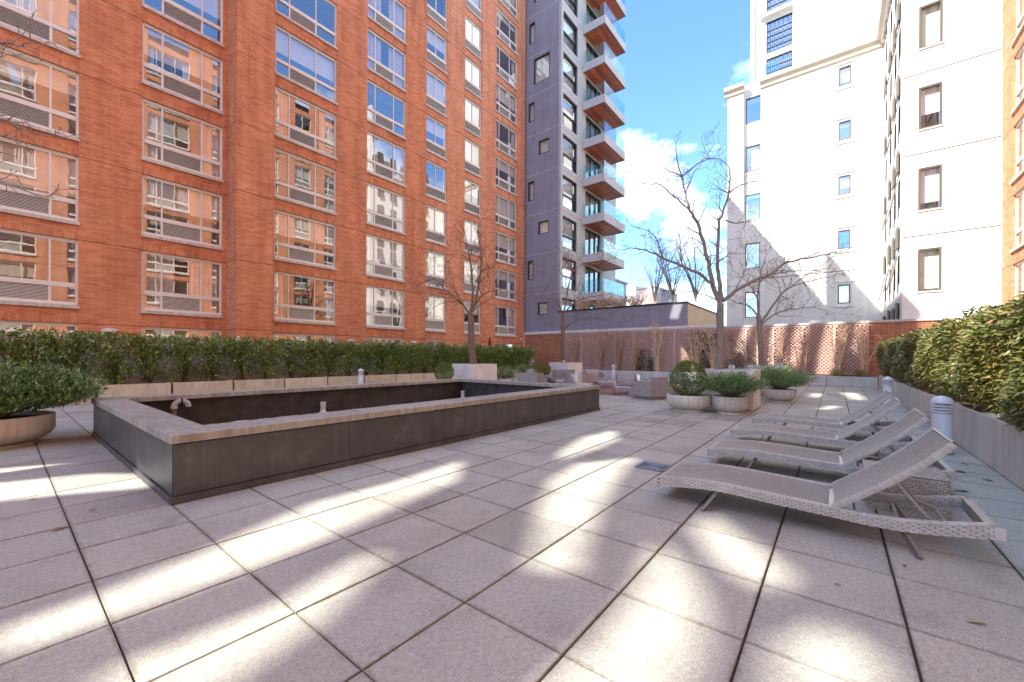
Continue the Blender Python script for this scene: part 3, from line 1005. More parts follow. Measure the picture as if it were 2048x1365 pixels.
ume.transform(Matrix.Translation((0, 0.06, 0)) @ Matrix.Translation((-left.location.x, -left.location.y, -left.location.z)))
ume.materials.clear(); ume.materials.append(M['brick_wall'])
mesh_part('upper_wall', ume, left)  # added out of view to block and shape the sunlight
# coping on the tall part
q = MB(); q.box(11.71, VF - .05, ROOF + .002, UE - .004, VF + .5, ROOF + .15); q.build('roof_coping', 'sill_stone', left)

# opposite building: same bays, looks to +y, sunlit
right = thing('brick_building', 'orange brick apartment building in sunlight at the right edge behind the laurel hedge', 'building', (0, VR, 0))
wall_s, dark = MB(), MB()
edges = [(-26, -.8)] + [(1.572, 3.079), (5.446, 7.36), (10.103, 11.733), (14.121, 15.60), (17.225, 18.787), (20.359, 21.866), (24.292, UE + .19)]
for x0, x1 in edges: wall_s.box(x0, VR - T1, 0, x1, VR, 28.5)
for c, (u0, m1, m2, u1) in COLS.items():
    for n in range(-1, 10):
        za, zb = zh(n), min(zs(n + 1), 28.5)
        if za < 28.4: wall_s.box(u0, VR - T1, za, u1, VR - .018, zb)
        if zs(n) < 26.5: place_window(right, c, n, -1, VR)
for n in range(-1, 10):
    for x0, x1 in edges: dark.box(x0 + .001, VR - .001, zh(n) - .001, x1 - .001, VR + .002, zh(n) + .014)
wall_s.build('brick_facing', 'brick_wall', right, fix=False)
o = dark.build('shelf_joint', 'groove', right, fix=False); o['kind'] = 'stuff'
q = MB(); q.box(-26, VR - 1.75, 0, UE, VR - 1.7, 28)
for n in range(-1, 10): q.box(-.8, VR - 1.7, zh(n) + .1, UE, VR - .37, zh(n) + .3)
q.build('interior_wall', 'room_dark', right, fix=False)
q = MB(); q.box(-26, VR - .5, 28.502, UE + .19, VR + .04, 28.65); q.build('roof_coping', 'sill_stone', right)

# ------------------------------------------------------------------ helpers for walls with openings
def holed(mb, a0, a1, z0, z1, openings, y0, y1, axis):
    """wall between a0..a1 (along the wall) and z0..z1, thickness y0..y1, rectangular openings (a,b,za,zb)
    axis 'x': wall runs along x; axis 'y': wall runs along y"""
    xs = sorted({a0, a1, *[q for o in openings for q in (max(a0, o[0]), min(a1, o[1]))]})
    def put(a, b, za, zb):
        if b - a < 1e-4 or zb - za < 1e-4: return
        if axis == 'x': mb.box(a, y0, za, b, y1, zb)
        else: mb.box(y0, a, za, y1, b, zb)
    for a, b in zip(xs, xs[1:]):
        m = (a + b) / 2
        hs = sorted([(o[2], o[3]) for o in openings if o[0] < m < o[1]])
        z = z0
        for za, zb in hs:
            put(a, b, z, za); z = max(z, zb)
        put(a, b, z, z1)
def plain_window(bld, x0, x1, z0, z1, face, axis, out, fw, frame, glassm, depth=0.1, mull=(), rails=(), back='blind', name='window', amount=None):
    """window in a wall; face: wall coordinate, out: +-1 direction the wall looks to"""
    f = MB(); yf = face - out * depth * .5; yb = face - out * (depth + .08)
    def put(m, a, b, za, zb, p, q):
        if axis == 'x': m.box(a, p, za, b, q, zb)
        else: m.box(p, a, za, q, b, zb)
    put(f, x0, x0 + fw, z0, z1, yf, yb); put(f, x1 - fw, x1, z0, z1, yf, yb)
    put(f, x0 + fw, x1 - fw, z0, z0 + fw, yf, yb); put(f, x0 + fw, x1 - fw, z1 - fw, z1, yf, yb)
    for q in mull: put(f, x0 + q * (x1 - x0) - fw * .35, x0 + q * (x1 - x0) + fw * .35, z0 + fw, z1 - fw, yf - out * .012, yb)
    for q in rails: put(f, x0 + fw, x1 - fw, z0 + q * (z1 - z0) - fw * .35, z0 + q * (z1 - z0) + fw * .35, yf - out * .015, yb)
    w = f.build(name, frame, bld, fix=False)
    y = yb + out * .03
    cuts = [0.0] + [r for r in rails] + [1.0]
    for a, b in zip(cuts, cuts[1:]):
        p = MB()
        za, zb = z0 + a * (z1 - z0) + fw * .3, z0 + b * (z1 - z0) - fw * .3
        if axis == 'x':
            p.add([(x0 + fw * .5, y, za), (x1 - fw * .5, y, za), (x1 - fw * .5, y, zb), (x0 + fw * .5, y, zb)], [(0, 1, 2, 3)])
        else:
            p.add([(y, x0 + fw * .5, za), (y, x1 - fw * .5, za), (y, x1 - fw * .5, zb), (y, x0 + fw * .5, zb)], [(3, 2, 1, 0)])
        p.build('pane', glassm, w, fix=False)
    yy = yb - out * .12
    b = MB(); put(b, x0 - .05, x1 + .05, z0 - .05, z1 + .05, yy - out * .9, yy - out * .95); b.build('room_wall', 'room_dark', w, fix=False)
    if back:
        am = random.choice((.35, .6, .85, 1.0)) if amount is None else amount
        b = MB(); put(b, x0 + fw * .4, x1 - fw * .4, z1 - (z1 - z0) * am, z1 - fw * .3, yy, yy - out * .006); b.build('blind', back, w, fix=False)
    return w

# ------------------------------------------------------------------ brick end wall with trellis
U1 = 25.5
TOPW = 3.03
ew = thing('brick_wall', 'low orange brick garden wall across the far end of the terrace', 'wall', (UE, 6.0, 0))
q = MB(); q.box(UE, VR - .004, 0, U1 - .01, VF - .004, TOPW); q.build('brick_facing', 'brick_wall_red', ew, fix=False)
q = MB(); q.box(UE - .05, VR - .004, TOPW + .002, U1 - .004, VF - .004, TOPW + .05); q.box(UE - .055, VR, TOPW - .05, UE - .003, VF - .004, TOPW + .0)
q.build('coping', 'planter_grey', ew)
q = MB(); q.box(U1 - .16, 5.3, TOPW + .054, U1 - .012, VF, TOPW + .16); q.build('flashing', 'white_trim', ew)
NP, PW = 13, 1.245
def lattice(y0, y1, z0, z1, x):
    fr, la = MB(), MB()
    t = 0.045
    fr.box(x - .03, y0 + .002, z0, x + .012, y0 + t, z1); fr.box(x - .03, y1 - t, z0, x + .012, y1 - .002, z1)
    fr.box(x - .03, y0 + t, z0, x + .012, y1 - t, z0 + t); fr.box(x - .03, y0 + t, z1 - t, x + .012, y1 - t, z1)
    a0, a1, b0, b1 = y0 + t, y1 - t, z0 + t, z1 - t
    sp, hw = 0.168, 0.017
    for sgn, xo in ((1, -.012), (-1, -.002)):
        k = -((b1 - b0) + (a1 - a0)) / sp
        c = a0 - (b1 - b0) if sgn > 0 else a0
        end = a1 if sgn > 0 else a1 + (b1 - b0)
        while c < end:
            # line: y = c + sgn*(z-b0)
            zlo, zhi = b0, b1
            if sgn > 0: zlo = max(zlo, b0 + a0 - c); zhi = min(zhi, b0 + a1 - c)
            else: zlo = max(zlo, b0 + c - a1); zhi = min(zhi, b0 + c - a0)
            if zhi - zlo > .02:
                p, r_ = (x + xo, c + sgn * (zlo - b0), zlo), (x + xo, c + sgn * (zhi - b0), zhi)
                la.bar(p, r_, 0.036, 0.009, up=(1, 0, 0))
            c += sp
    return fr, la
WORDS = ORD
for k in range(NP):
    y1 = 14.95 - PW * k; y0 = y1 - PW
    t = thing('trellis_panel', f'{WORDS[k]} diamond lattice trellis panel from the left on the brick end wall', 'trellis', (UE - .02, y0, .5), 'lattice panels along the end wall')
    fr, la = lattice(y0, y1, .53, 2.94, UE - .085)
    fr.build('frame', 'trellis_wood', t, fix=False)
    o = la.build('lattice', 'trellis_wood', t, fix=False); o['kind'] = 'stuff'
cam_t = thing('security_camera', 'small white security camera on the brick corner at the end of the left building', 'camera', (24.75, VF, 2.62))
q = MB(); q.tube([(24.75, VF, 2.62), (24.75, VF - .1, 2.62)], .025, 8); q.build('bracket', 'lamp_white', cam_t)
q = MB(); q.tube([(24.78, VF - .10, 2.64), (24.66, VF - .26, 2.60)], .05, 10); q.build('housing', 'lamp_white', cam_t, smooth=True)

# ------------------------------------------------------------------ grey tower with balconies
VT = 15.785
tower = thing('balcony_tower', 'grey apartment tower with a shaded violet side and a stack of glass balconies', 'building', (U1, VT, 0))
PW_ = [(17.56, 18.07, 28.3, 29.37), (17.96, 18.50, 25.33, 26.91), (16.61, 18.06, 22.07, 24.02), (17.97, 18.53, 19.32, 20.79), (16.61, 17.57, 16.57, 17.63),
       (17.95, 18.54, 13.27, 14.74), (16.64, 17.57, 10.54, 11.49), (17.99, 18.55, 7.21, 8.68), (16.65, 17.57, 4.45, 5.40)]
TT = 41.0
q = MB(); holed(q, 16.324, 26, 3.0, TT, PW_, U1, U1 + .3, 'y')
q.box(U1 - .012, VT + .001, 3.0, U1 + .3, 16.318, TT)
q.build('side_wall', 'shaded_stucco', tower, fix=False)
for a, b, za, zb in PW_:
    plain_window(tower, a, b, za, zb, U1, 'y', -1, .07, 'black_frame', 'tower_glass', .05, back='blind_white', amount=1.0)
q = MB()
k = 0
while 4.0 + k * 3.04 < TT:
    z = 3.005 + 3.045 * (k + 1) - .0
    q.box(U1 - .004, 16.325, z - .012, U1 + .002, 19.5, z + .012)
    q.box(U1 - .016, VT + .002, z + .05 - .012, U1 - .010, 16.317, z + .05 + .012); k += 1
o = q.build('stucco_joint', 'cream_stucco', tower, fix=False); o['kind'] = 'stuff'
FL = [6.406 + 3.044 * k for k in range(-1, 11)]
ops = [(26.078, 28.25, f + .02, f + 2.36) for f in FL] + [(29.6, 32.39, f + .01, f + 2.3) for f in FL]
q = MB(); holed(q, U1 + .302, 35.47, 3.0, TT, ops, VT, VT + .3, 'x')
q.build('front_wall', 'grey_panel', tower, fix=False)
q = MB(); q.box(35.2, VT + .301, 3.0, 35.47, 27, TT); q.box(U1 + .301, VT + .31, TT, 35.2, 27, TT + .1); q.build('rear_wall', 'grey_panel', tower, fix=False)
q = MB()
for f in FL:
    for z in (f - .34, f + 1.15):
        q.box(U1 + .31, VT - .003, z, 26.07, VT + .002, z + .016); q.box(28.26, VT - .003, z, 29.59, VT + .002, z + .016); q.box(32.4, VT - .003, z, 35.46, VT + .002, z + .016)
    q.box(26.07, VT - .003, f - .34, 28.26, VT + .002, f - .324)
o = q.build('panel_joint', 'black_frame', tower, fix=False); o['kind'] = 'stuff'
for i, f in enumerate(FL):
    plain_window(tower, 26.078, 28.25, f + .02, f + 2.36, VT, 'x', -1, .09, 'black_frame', 'tower_glass', .18, mull=(), rails=(.42,), back='blind_white', amount=(.5, .3, .75, .4)[i % 4])
    w = plain_window(tower, 29.6, 32.39, f + .01, f + 2.3, VT, 'x', -1, .12, 'black_frame', 'tower_glass', .1, mull=(.36, .68), rails=(), back='curtain', amount=1.0, name='balcony_door')
glass_p = {}
for i, f in enumerate(FL[1:]):
    X0, X1, Y0 = 29.08, 33.0, 13.893
    q = MB(); q.box(X0, Y0, f - .65, X1, Y0 + .07, f); q.box(X0, Y0 + .072, f - .65, X0 + .07, VT - .003, f); q.box(X1 - .07, Y0 + .072, f - .65, X1, VT - .003, f)
    q.box(X0 + .072, Y0 + .072, f - .2, X1 - .072, VT - .003, f - .01)
    b = q.build('balcony', 'grey_panel', tower, fix=False)
    q = MB()
    y = Y0 + .075
    while y < VT - .12:
        q.box(X0 + .075, y, f - .625, X1 - .075, y + .105, f - .60); y += .113
    o = q.build('soffit', 'cedar', b, fix=False); o['kind'] = 'stuff'
    q = MB(); q.box(X0 - .006, Y0 - .006, f - .67, X1 + .006, Y0 + .03, f - .652); q.box(X0 - .006, Y0 + .031, f - .67, X0 + .03, VT - .004, f - .652); q.box(X1 - .03, Y0 + .031, f - .67, X1 + .006, VT - .004, f - .652)
    q.build('drip_edge', 'black_frame', b, fix=False)
    for x0, y0, x1, y1 in ((X0 + .05, Y0 + .06, X0 + .05, VT - .03), (X0 + .05, Y0 + .05, X0 + 1.32, Y0 + .05), (X0 + 1.34, Y0 + .05, X0 + 2.6, Y0 + .05), (X0 + 2.62, Y0 + .05, X1 - .05, Y0 + .05), (X1 - .05, Y0 + .06, X1 - .05, VT - .03)):
        q = MB()
        if x0 == x1: q.box(x0 - .006, y0, f + .002, x0 + .006, y1, f + 1.0)
        else: q.box(x0, y0 - .006, f + .002, x1, y0 + .006, f + 1.0)
        q.build('balustrade', 'balustrade_glass', b, fix=False)
# things left on the balconies
def balcony_chair(x, y, z, rot, label):
    t = thing('balcony_chair', label, 'chair', (x, y, z), None, rot)
    WL[t.name] = Vector((0, 0, 0))
    q = MB(); q.box(-.25, -.25, .36, .25, .25, .43); q.build('seat', 'cast_iron', t)
    q = MB(); q.box(-.25, .2, .43, .25, .26, .9); q.build('backrest', 'cast_iron', t)
    for a, b in ((-1, -1), (1, -1), (1, 1), (-1, 1)):
        q = MB(); q.tube([(a * .22, b * .22, 0), (a * .22, b * .22, .36)], .02, 6); q.build('leg', 'cast_iron', t)
balcony_chair(30.0, 14.7, FL[6], .4, 'dark garden chair on the third balcony from the top of the grey tower')
balcony_chair(30.1, 14.6, FL[4], -.5, 'dark garden chair on the balcony beside the top of the tallest bare tree')
balcony_chair(30.4, 14.8, FL[2], .9, 'dark garden chair on the second lowest glass balcony')
# rear low wing of the tower
q = MB(); q.box(35.48, VT + .2, 3, 38.5, 26, 8.45)
q.box(35.48, VT + .05, 8.452, 38.6, 26, 8.6)
wing = q.build('annex_building', 'grey_panel', fix=False); tag(wing, 'small grey building stepping down behind the lowest glass balcony', 'building')
# low block with black roof edge, front in the shade-toned stucco
low = thing('low_building', 'long low shaded violet wall of a one storey building above the trellis', 'building', (U1, 11.4, 0))
q = MB(); q.box(U1, 6.879, 3.0, U1 + .3, VT - .004, 4.56); q.build('front_wall', 'shaded_stucco', low, fix=False)
q = MB(); q.box(U1 + .302, 6.879, 3.0, 34.5, 7.15, 4.56); q.build('end_wall', 'cream_stucco', low, fix=False)
q = MB(); q.box(U1 - .05, 6.83, 4.562, U1 + .34, VT - .004, 4.66); q.box(U1 + .342, 6.83, 4.562, 34.5, 7.2, 4.62); q.build('roof_edge', 'roof_black', low)
q = MB(); q.box(U1 + .3, 7.16, 4.3, 36, VT - .01, 4.42); q.build('roof_deck', 'cream_stucco', low, fix=False)
# painted building far behind
q = MB(); q.box(70.0, 23.8, 0, 82, 27.33, 13.2); q.box(69.9, 23.7, 13.2, 82, 27.4, 13.5)
pb = thing('painted_building', 'distant flat roofed building with a mural of faded paint', 'building', (70, 25, 0))
q.build('painted_wall', 'painted_wall', pb, fix=False)
q = MB(); q.box(70.0, 27.34, 0, 82, 28.7, 13.9); q.build('side_wall', 'cream_stucco', pb, fix=False)

# ------------------------------------------------------------------ white building
wb = thing('white_building', 'bright white stucco apartment block with small bronze windows', 'building', (U1, 0, 0))
VN, U2 = -2.372, 35.5
W1 = [(-3.61, -2.87, 4.29 + 3.585 * k, 6.17 + 3.585 * k) for k in range(7)]
q = MB(); holed(q, VR + .004, VN, 3.0, 29.0, W1, U1, U1 + .3, 'y')
q.build('front_wall', 'white_stucco', wb, fix=False)
for i, (a, b, za, zb) in enumerate(W1):
    w = plain_window(wb, a, b, za, zb, U1, 'y', -1, .075, 'bronze_frame', 'clear_glass', .04, back='blind_green' if i in (0, 3) else 'blind_white', amount=(.93, .8, .62, 1, .8, .6, 1)[i])
    s = MB(); s.box(U1 - .05, a - .03, za - .055, U1 + .04, b + .03, za - .002); s.build('sill', 'white_stucco', w, fix=False)
ops = []
for k in range(6):
    for j, x in enumerate((26.45, 28.15, 30.35, 32.9)):
        z = 4.29 + 3.585 * k + (0.0 if j % 2 == 0 else -0.1)
        ops.append((x, x + .72, z + .55, z + 1.95))
        ops.append((x, x + .72, z - 1.1 - .25, z - .35))
q = MB(); holed(q, U1 + .302, U2 - .004, 3.0, 21.2, ops, VN - .3, VN, 'x')
q.build('court_wall', 'white_stucco', wb, fix=False)
for a, b, za, zb in ops:
    w = plain_window(wb, a, b, za, zb, VN, 'x', 1, .06, 'bronze_frame', 'window_glass', .0, back='blind_white')
    q = MB(); h = zb - za
    if h > 1: q.prism([(VN + .045, zb), (VN + .075, zb), (VN + .30, za + .1), (VN + .27, za + .1)], a + .04, b - .04, 0)
    else: q.box(a - .03, VN + .045, za, b + .03, VN + .10, zb)
    q.build('sash', 'bronze_frame', w, fix=False)
W2 = [(-.80, -.145, 5.0 + 3.67 * k, 6.28 + 3.67 * k) for k in range(5)]
W3 = [(4.375, 5.36, 4.36 + 3.68 * k, 6.3 + 3.68 * k) for k in range(5)]
q = MB(); holed(q, VN - .3, 5.44, 3.0, 21.9, W2 + W3, U2, U2 + .3, 'y'); q.build('rear_wall', 'white_stucco', wb, fix=False)
q = MB(); q.box(U2 - .30, 5.448, 3.0, U2 + .3, 6.54, 21.9); q.build('corner_pier', 'white_stucco', wb, fix=False)
for i, (a, b, za, zb) in enumerate(W2):
    w = plain_window(wb, a, b, za, zb, U2, 'y', -1, .07, 'bronze_frame', 'window_glass' if i % 2 == 0 else 'blue_glass', .05, back='blind_white', amount=(.6, 0.2, .6, .2, .75)[i])
    s = MB(); s.box(U2 - .07, a - .22, zb + .16, U2 - .003, b + .22, zb + .21); s.box(U2 - .07, a - .2, za - .24, U2 - .003, b + .2, za - .2)
    s.box(U2 - .03, a - .12, za - .18, U2 - .003, a - .08, zb + .15); s.box(U2 - .03, b + .08, za - .18, U2 - .003, b + .12, zb + .15)
    s.build('trim', 'white_stucco', w, fix=False)
for i, (a, b, za, zb) in enumerate(W3):
    plain_window(wb, a, b, za, zb, U2, 'y', -1, .06, 'bronze_frame', ('window_glass', 'blue_glass', 'blue_glass', 'window_glass', 'blue_glass')[i], .05, back='blind_white' if i != 2 else None, amount=(1, .25, .1, .9, .15)[i])
q = MB()
for z in (7.18, 10.98, 14.14, 18.58): q.box(U2 - .003, VN + .01, z, U2 + .002, 4.3, z + .05)
for z in (6.743, 10.379, 13.93, 17.5, 21.1): q.box(U1 - .003, VR + .01, z, U1 + .002, VN - .01, z + .05)
for z in (6.8, 10.4, 14.0): q.box(U2 - .303, 5.45, z, U2 - .298, 6.53, z + .03)
o = q.build('stucco_joint', 'bronze_frame', wb, fix=False); o['kind'] = 'stuff'
# cornice along rear wall and court wall
q = MB()
prof = [(0, 21.35), (-.12, 21.42), (-.16, 21.6), (-.34, 21.78), (-.34, 22.05), (0, 22.05)]
q.prism([(U2 + a, z) for a, z in prof], VN + .01, 4.42, 1)
q.prism([(VN - a, z) for a, z in prof], U1 + .3, U2 - .35, 0)
q.prism([(U2 - .3 + a, z) for a, z in prof], 5.40, 6.75, 1)
q.build('cornice', 'cream_stucco', wb)
q = MB(); q.box(U2 + .0, -9, 21.95, 46, 6.5, 22.06); q.box(U1 + .3, -9, 21.2, U2 + .0, VN - .31, 22.0); q.build('roof_deck', 'cream_stucco', wb, fix=False)
# set-back upper storeys
q = MB(); q.box(36.5, -2.6, 22.06, 45, 2.5, 44); q.build('upper_wall', 'white_stucco', wb, fix=False)
q = MB(); q.box(36.494, -2.5, 24.1, 36.502, 2.49, 24.15); q.build('stucco_joint', 'bronze_frame', wb, fix=False)
GW = [(2.62, 4.33, 22.6 + 4.0 * 0, 25.0), (2.62, 4.33, 25.4, 27.9), (2.62, 4.33, 28.6, 31.4)]
q = MB(); holed(q, 2.504, 4.42, 22.06, 44, GW, 38.0, 38.3, 'y'); q.box(37.9, 4.43, 22.06, 38.3, 5.1, 44); q.box(37.75, 5.11, 22.06, 38.3, 5.40, 44); q.box(38.31, 2.6, 22.06, 38.5, 5.39, 44)
q.build('corner_tower', 'white_stucco', wb, fix=False)
for a, b, za, zb in GW:
    plain_window(wb, a, b, za, zb, 38.0, 'y', -1, .06, 'black_frame', 'blue_glass', .06, mull=(.18, .36, .52, .68, .84), rails=(.18, .36, .54, .72), back='curtain', amount=.9)
q = MB(); q.prism([(38.02, 28.1), (37.6, 28.2), (37.55, 28.42), (38.02, 28.5)], 2.51, 4.75, 1); q.build('canopy', 'white_stucco', wb)
for a, b in ((3.2, 4.9), (4.95, 6.3)):
    q = MB(); q.box(U2 + .05, a, 22.07, U2 + .065, b, 23.1); q.build('balustrade', 'balustrade_glass', wb, fix=False)
q = MB(); q.box(U2 + .04, 3.2, 23.1, U2 + .075, 6.3, 23.13); q.tube([(U2 + .05, 6.32, 22.06), (U2 + .05, 6.32, 23.1)], .02, 6); q.build('handrail', 'steel', wb)

# ------------------------------------------------------------------ fence of the private patios
fence = thing('fence', 'pale grey privacy fence with a lattice top behind the left hedge', 'fence', (6, 16.55, 0))
q0 = MB()
for k in range(14):
    x = -2.0 + 1.83 * k
    if x > 24.5: break
    q = MB(); q.box(x - .06, 16.49, 0, x + .06, 16.61, 1.92); q.prism([(x - .075, 1.92), (x + .075, 1.92), (x, 2.0)], 16.475, 16.625, 1)
    q.build('post', 'fence_vinyl', fence, fix=False)
    xe = min(x + 1.77, UE - .1)
    xx = x + .065
    n = 10; w = (xe - xx) / n
    q = MB()
    for j in range(n): q.box(xx + j * w + .003, 16.53, .05, xx + (j + 1) * w - .003, 16.57, 1.36)
    o = q.build('board', 'fence_vinyl', fence, fix=False); o['kind'] = 'stuff'
    q = MB(); q.box(xx, 16.52, 1.365, xe, 16.58, 1.44); q.box(xx, 16.52, 1.80, xe, 16.58, 1.87)
    q.build('rail', 'fence_vinyl', fence, fix=False)
    q = MB(); c = xx - .36
    while c < xe:
        for s in (1, -1):
            a = (c, 1.445) if s > 0 else (c, 1.795)
            b = (c + .35, 1.795) if s > 0 else (c + .35, 1.445)
            t0, t1 = max(0, (xx - a[0]) / .35), min(1, (xe - a[0]) / .35)
            if t1 - t0 > .02:
                q.bar((a[0] + .35 * t0, 16.55 + .006 * s, a[1] + (b[1] - a[1]) * t0), (a[0] + .35 * t1, 16.55 + .006 * s, a[1] + (b[1] - a[1]) * t1), .008, .03, up=(0, 0, 1))
        c += .11
    o = q.build('lattice', 'fence_vinyl', fence, fix=False); o['kind'] = 'stuff'

# ------------------------------------------------------------------ concrete planter boxes
def planter_mb(x0, y0, x1, y1, h, wall=.05, axis=None):
    q = MB(); c = .008
    q.box(x0, y0, .012, x1, y0 + wall, h); q.box(x0, y1 - wall, .012, x1, y1, h)
    q.box(x0, y0 + wall, .012, x0 + wall, y1 - wall, h); q.box(x1 - wall, y0 + wall, .012, x1, y1 - wall, h)
    q.box(x0 + .06, y0 + .03, 0, x1 - .06, y1 - .03, .012)
    s = MB()
    nx, ny = max(4, int((x1 - x0) / .12)), max(3, int((y1 - y0) / .12))
    vs, fs = [], []
    for i in range(nx + 1):
        for j in range(ny + 1):
            e = .0 if i in (0, nx) or j in (0, ny) else random.uniform(-.02, .03)
            vs.append((x0 + wall + (x1 - x0 - 2 * wall) * i / nx, y0 + wall + (y1 - y0 - 2 * wall) * j / ny, h - .05 + e))
    for i in range(nx):
        for j in range(ny):
            a = i * (ny + 1) + j
            fs.append((a, a + ny + 1, a + ny + 2, a + 1))
    s.add(vs, fs)
    return q, s
def planter(label, x0, y0, x1, y1, h, mat, group, name='planter', cat='planter', wall=.05):
    t = thing(name, label, cat, ((x0 + x1) / 2, (y0 + y1) / 2, 0), group)
    q, s = planter_mb(x0, y0, x1, y1, h, wall)
    q.build('box', mat, t, fix=False); s.build('soil', 'soil', t, smooth=True, fix=False)
    return t
for k in range(15):
    x0 = -1.52 + 1.59 * k
    planter(f'{ORD[k]} beige concrete planter box from the left under the long hedge', x0 + .02, 15.4, x0 + 1.55, 16.3, .49, 'planter_warm', 'planter boxes under the left hedge')
for k in range(12):
    x0 = 3.08 + 1.71 * k
    x1 = min(x0 + 1.695, 24.33)
    if x1 - x0 < .5: break
    planter(f'{ORD[k]} grey concrete planter box from the near end under the right laurel hedge', x0, -2.75, x1, -1.48, .60, 'planter_grey', 'planter boxes under the right hedge')
for k in range(9):
    y1 = 14.6 - 1.79 * k; y0 = y1 - 1.775
    if y0 < -1.7: y0 = -1.46
    planter(f'{ORD[k]} grey concrete planter box from the left along the trellis', 24.4, y0, 25.22, y1, .47, 'planter_grey', 'planter boxes along the trellis')
CUBES = [(11.63, 11.05, 13.05, 12.25, 'white cube planter with a slim bare tree behind the far end of the pool'),
         (18.6, 10.85, 20.1, 12.05, 'white cube planter with a bare tree at the far left corner of the lounge'),
         (11.63, 1.56, 12.85, 2.73, 'white cube planter with the tallest bare tree behind the round pots'),
         (18.6, 1.50, 19.8, 2.7, 'white cube planter half hidden by a juniper, nearest to the trellis')]
for x0, y0, x1, y1, lab in CUBES:
    t = planter(lab, x0, y0, x1, y1, 1.012, 'cube_white', 'white cube tree planters', wall=.06)
for i, (x, y) in enumerate(((11.70, 2.05), (18.67, 1.62), (18.7, 11.2))):
    t = thing('spotlight', ('small grey spotlight on the rim of the front white cube planter', 'small white spotlight on the rim of the rear right cube planter', 'small grey spotlight on the rim of the far left cube planter')[i], 'light', (x, y, 1.012))
    q = MB(); q.tube([(x, y, 1.012), (x, y, 1.05)], .012, 6); q.build('stem', 'steel', t)
    q = MB(); q.box(x - .05, y - .06, 1.045, x + .05, y + .06, 1.125); q.build('housing', 'lamp_white', t)
    q = MB(); q.tube([(x - .051, y, 1.085), (x - .056, y, 1.085)], .035, 12); q.build('lens', 'pipe_grey', t)

# ------------------------------------------------------------------ dry pool with stone coping
PX0, PX1, PY0, PY1, PH = 0.94, 9.32, 4.52, 9.40, 0.612
pool = thing('pool', 'empty raised dark slate pool with a pale stone coping', 'pool', ((PX0 + PX1) / 2, (PY0 + PY1) / 2, 0))
CW, CT = .40, .075
def slab_row(a0, a1, n, fn, mat='coping', name='coping_stone'):
    w = (a1 - a0) / n
    for k in range(n):
        q = MB(); fn(q, a0 + k * w + .002, a0 + (k + 1) * w - .002)
        q.build(name, mat, pool, fix=False)
e = .012
slab_row(PX0 + .001, PX1, 7, lambda q, a, b: q.bevbox(a, PY0, PH - CT, b, PY0 + CW + .05, PH + random.uniform(-.001, .001), .006))
slab_row(PX0, PX1, 7, lambda q, a, b: q.bevbox(a, PY1 - CW, PH - CT, b, PY1, PH + random.uniform(-.001, .001), .006))
slab_row(PY0 + CW + .052, PY1 - CW - .002, 3, lambda q, a, b: q.bevbox(PX0, a, PH - CT, PX0 + CW - .04, b, PH + random.uniform(-.001, .001), .006))
slab_row(PY0 + CW + .052, PY1 - CW - .002, 3, lambda q, a, b: q.bevbox(PX1 - CW, a, PH - CT, PX1, b, PH + random.uniform(-.001, .001), .006))
zc = PH - CT - .002
q = MB()                                          # core of the wall
i0 = .05
q.box(PX0 + i0, PY0 + i0, 0, PX1 - i0, PY0 + .28, zc); q.box(PX0 + i0, PY1 - .28, 0, PX1 - i0, PY1 - i0, zc)
q.box(PX0 + i0, PY0 + .282, 0, PX0 + .28, PY1 - .282, zc); q.box(PX1 - .28, PY0 + .282, 0, PX1 - i0, PY1 - .282, zc)
q.build('wall', 'basin_wall', pool, fix=False)
slab_row(PX0 + .03, PX1 - .03, 5, lambda q, a, b: q.box(a, PY0 + .025, .075, b, PY0 + .048, zc - .012), 'slate', 'slate_panel')
slab_row(PX0 + .03, PX1 - .03, 5, lambda q, a, b: q.box(a, PY1 - .048, .075, b, PY1 - .025, zc - .012), 'slate', 'slate_panel')
slab_row(PY0 + .05, PY1 - .05, 3, lambda q, a, b: q.box(PX0 + .025, a, .075, PX0 + .048, b, zc - .012), 'slate', 'slate_panel')
slab_row(PY0 + .05, PY1 - .05, 3, lambda q, a, b: q.box(PX1 - .048, a, .075, PX1 - .025, b, zc - .012), 'slate', 'slate_panel')
q = MB(); q.box(PX0 + .01, PY0 + .006, 0, PX1 - .01, PY0 + .047, .066); q.box(PX0 + .01, PY1 - .047, 0, PX1 - .01, PY1 - .006, .066)
q.box(PX0 + .006, PY0 + .049, 0, PX0 + .047, PY1 - .049, .066); q.box(PX1 - .047, PY0 + .049, 0, PX1 - .006, PY1 - .049, .066)
q.build('plinth', 'slate', pool, fix=False)
q = MB(); q.box(PX0 + .282, PY0 + .282, 0, PX1 - .282, PY1 - .282, .03); q.build('basin_floor', 'basin', pool, fix=False)
q = MB()
for k in range(60):
    x = random.uniform(PX0 + .4, PX1 - .4); y = PY1 - .30 - abs(random.gauss(0, .12))
    s = random.uniform(.02, .09); q.box(x - s * 2, y - s * .5, .0305, x + s * 2, y + s * .4, .032 + .004 * random.random())
o = q.build('silt', 'soil', pool, fix=False); o['kind'] = 'stuff'
t = thing('pipe', 'bent grey overflow pipe standing in the near left corner of the pool', 'pipe', (1.92, 9.0, .03))
q = MB(); q.tube([(1.92, 9.0, .03), (1.92, 9.0, .40)], .035, 12); q.build('riser', 'copper', t, smooth=True)
q = MB(); pts = [(1.92, 9.0, .40)]
for k in range(9):
    a = math.pi * (1 - k / 8.0); pts.append((1.92 + .1 + .1 * math.cos(a), 9.0 - .0, .42 + .085 * math.sin(a)))
pts.append((2.12, 9.0, .40)); q.tube(pts, .045, 12); q.tube([(1.92, 9, .38), (1.92, 9, .42)], .053, 12); q.tube([(2.02, 9, .45), (2.02, 9, .56)], .0, 4) if False else None
q.build('elbow', 'pipe_grey', t, smooth=True)
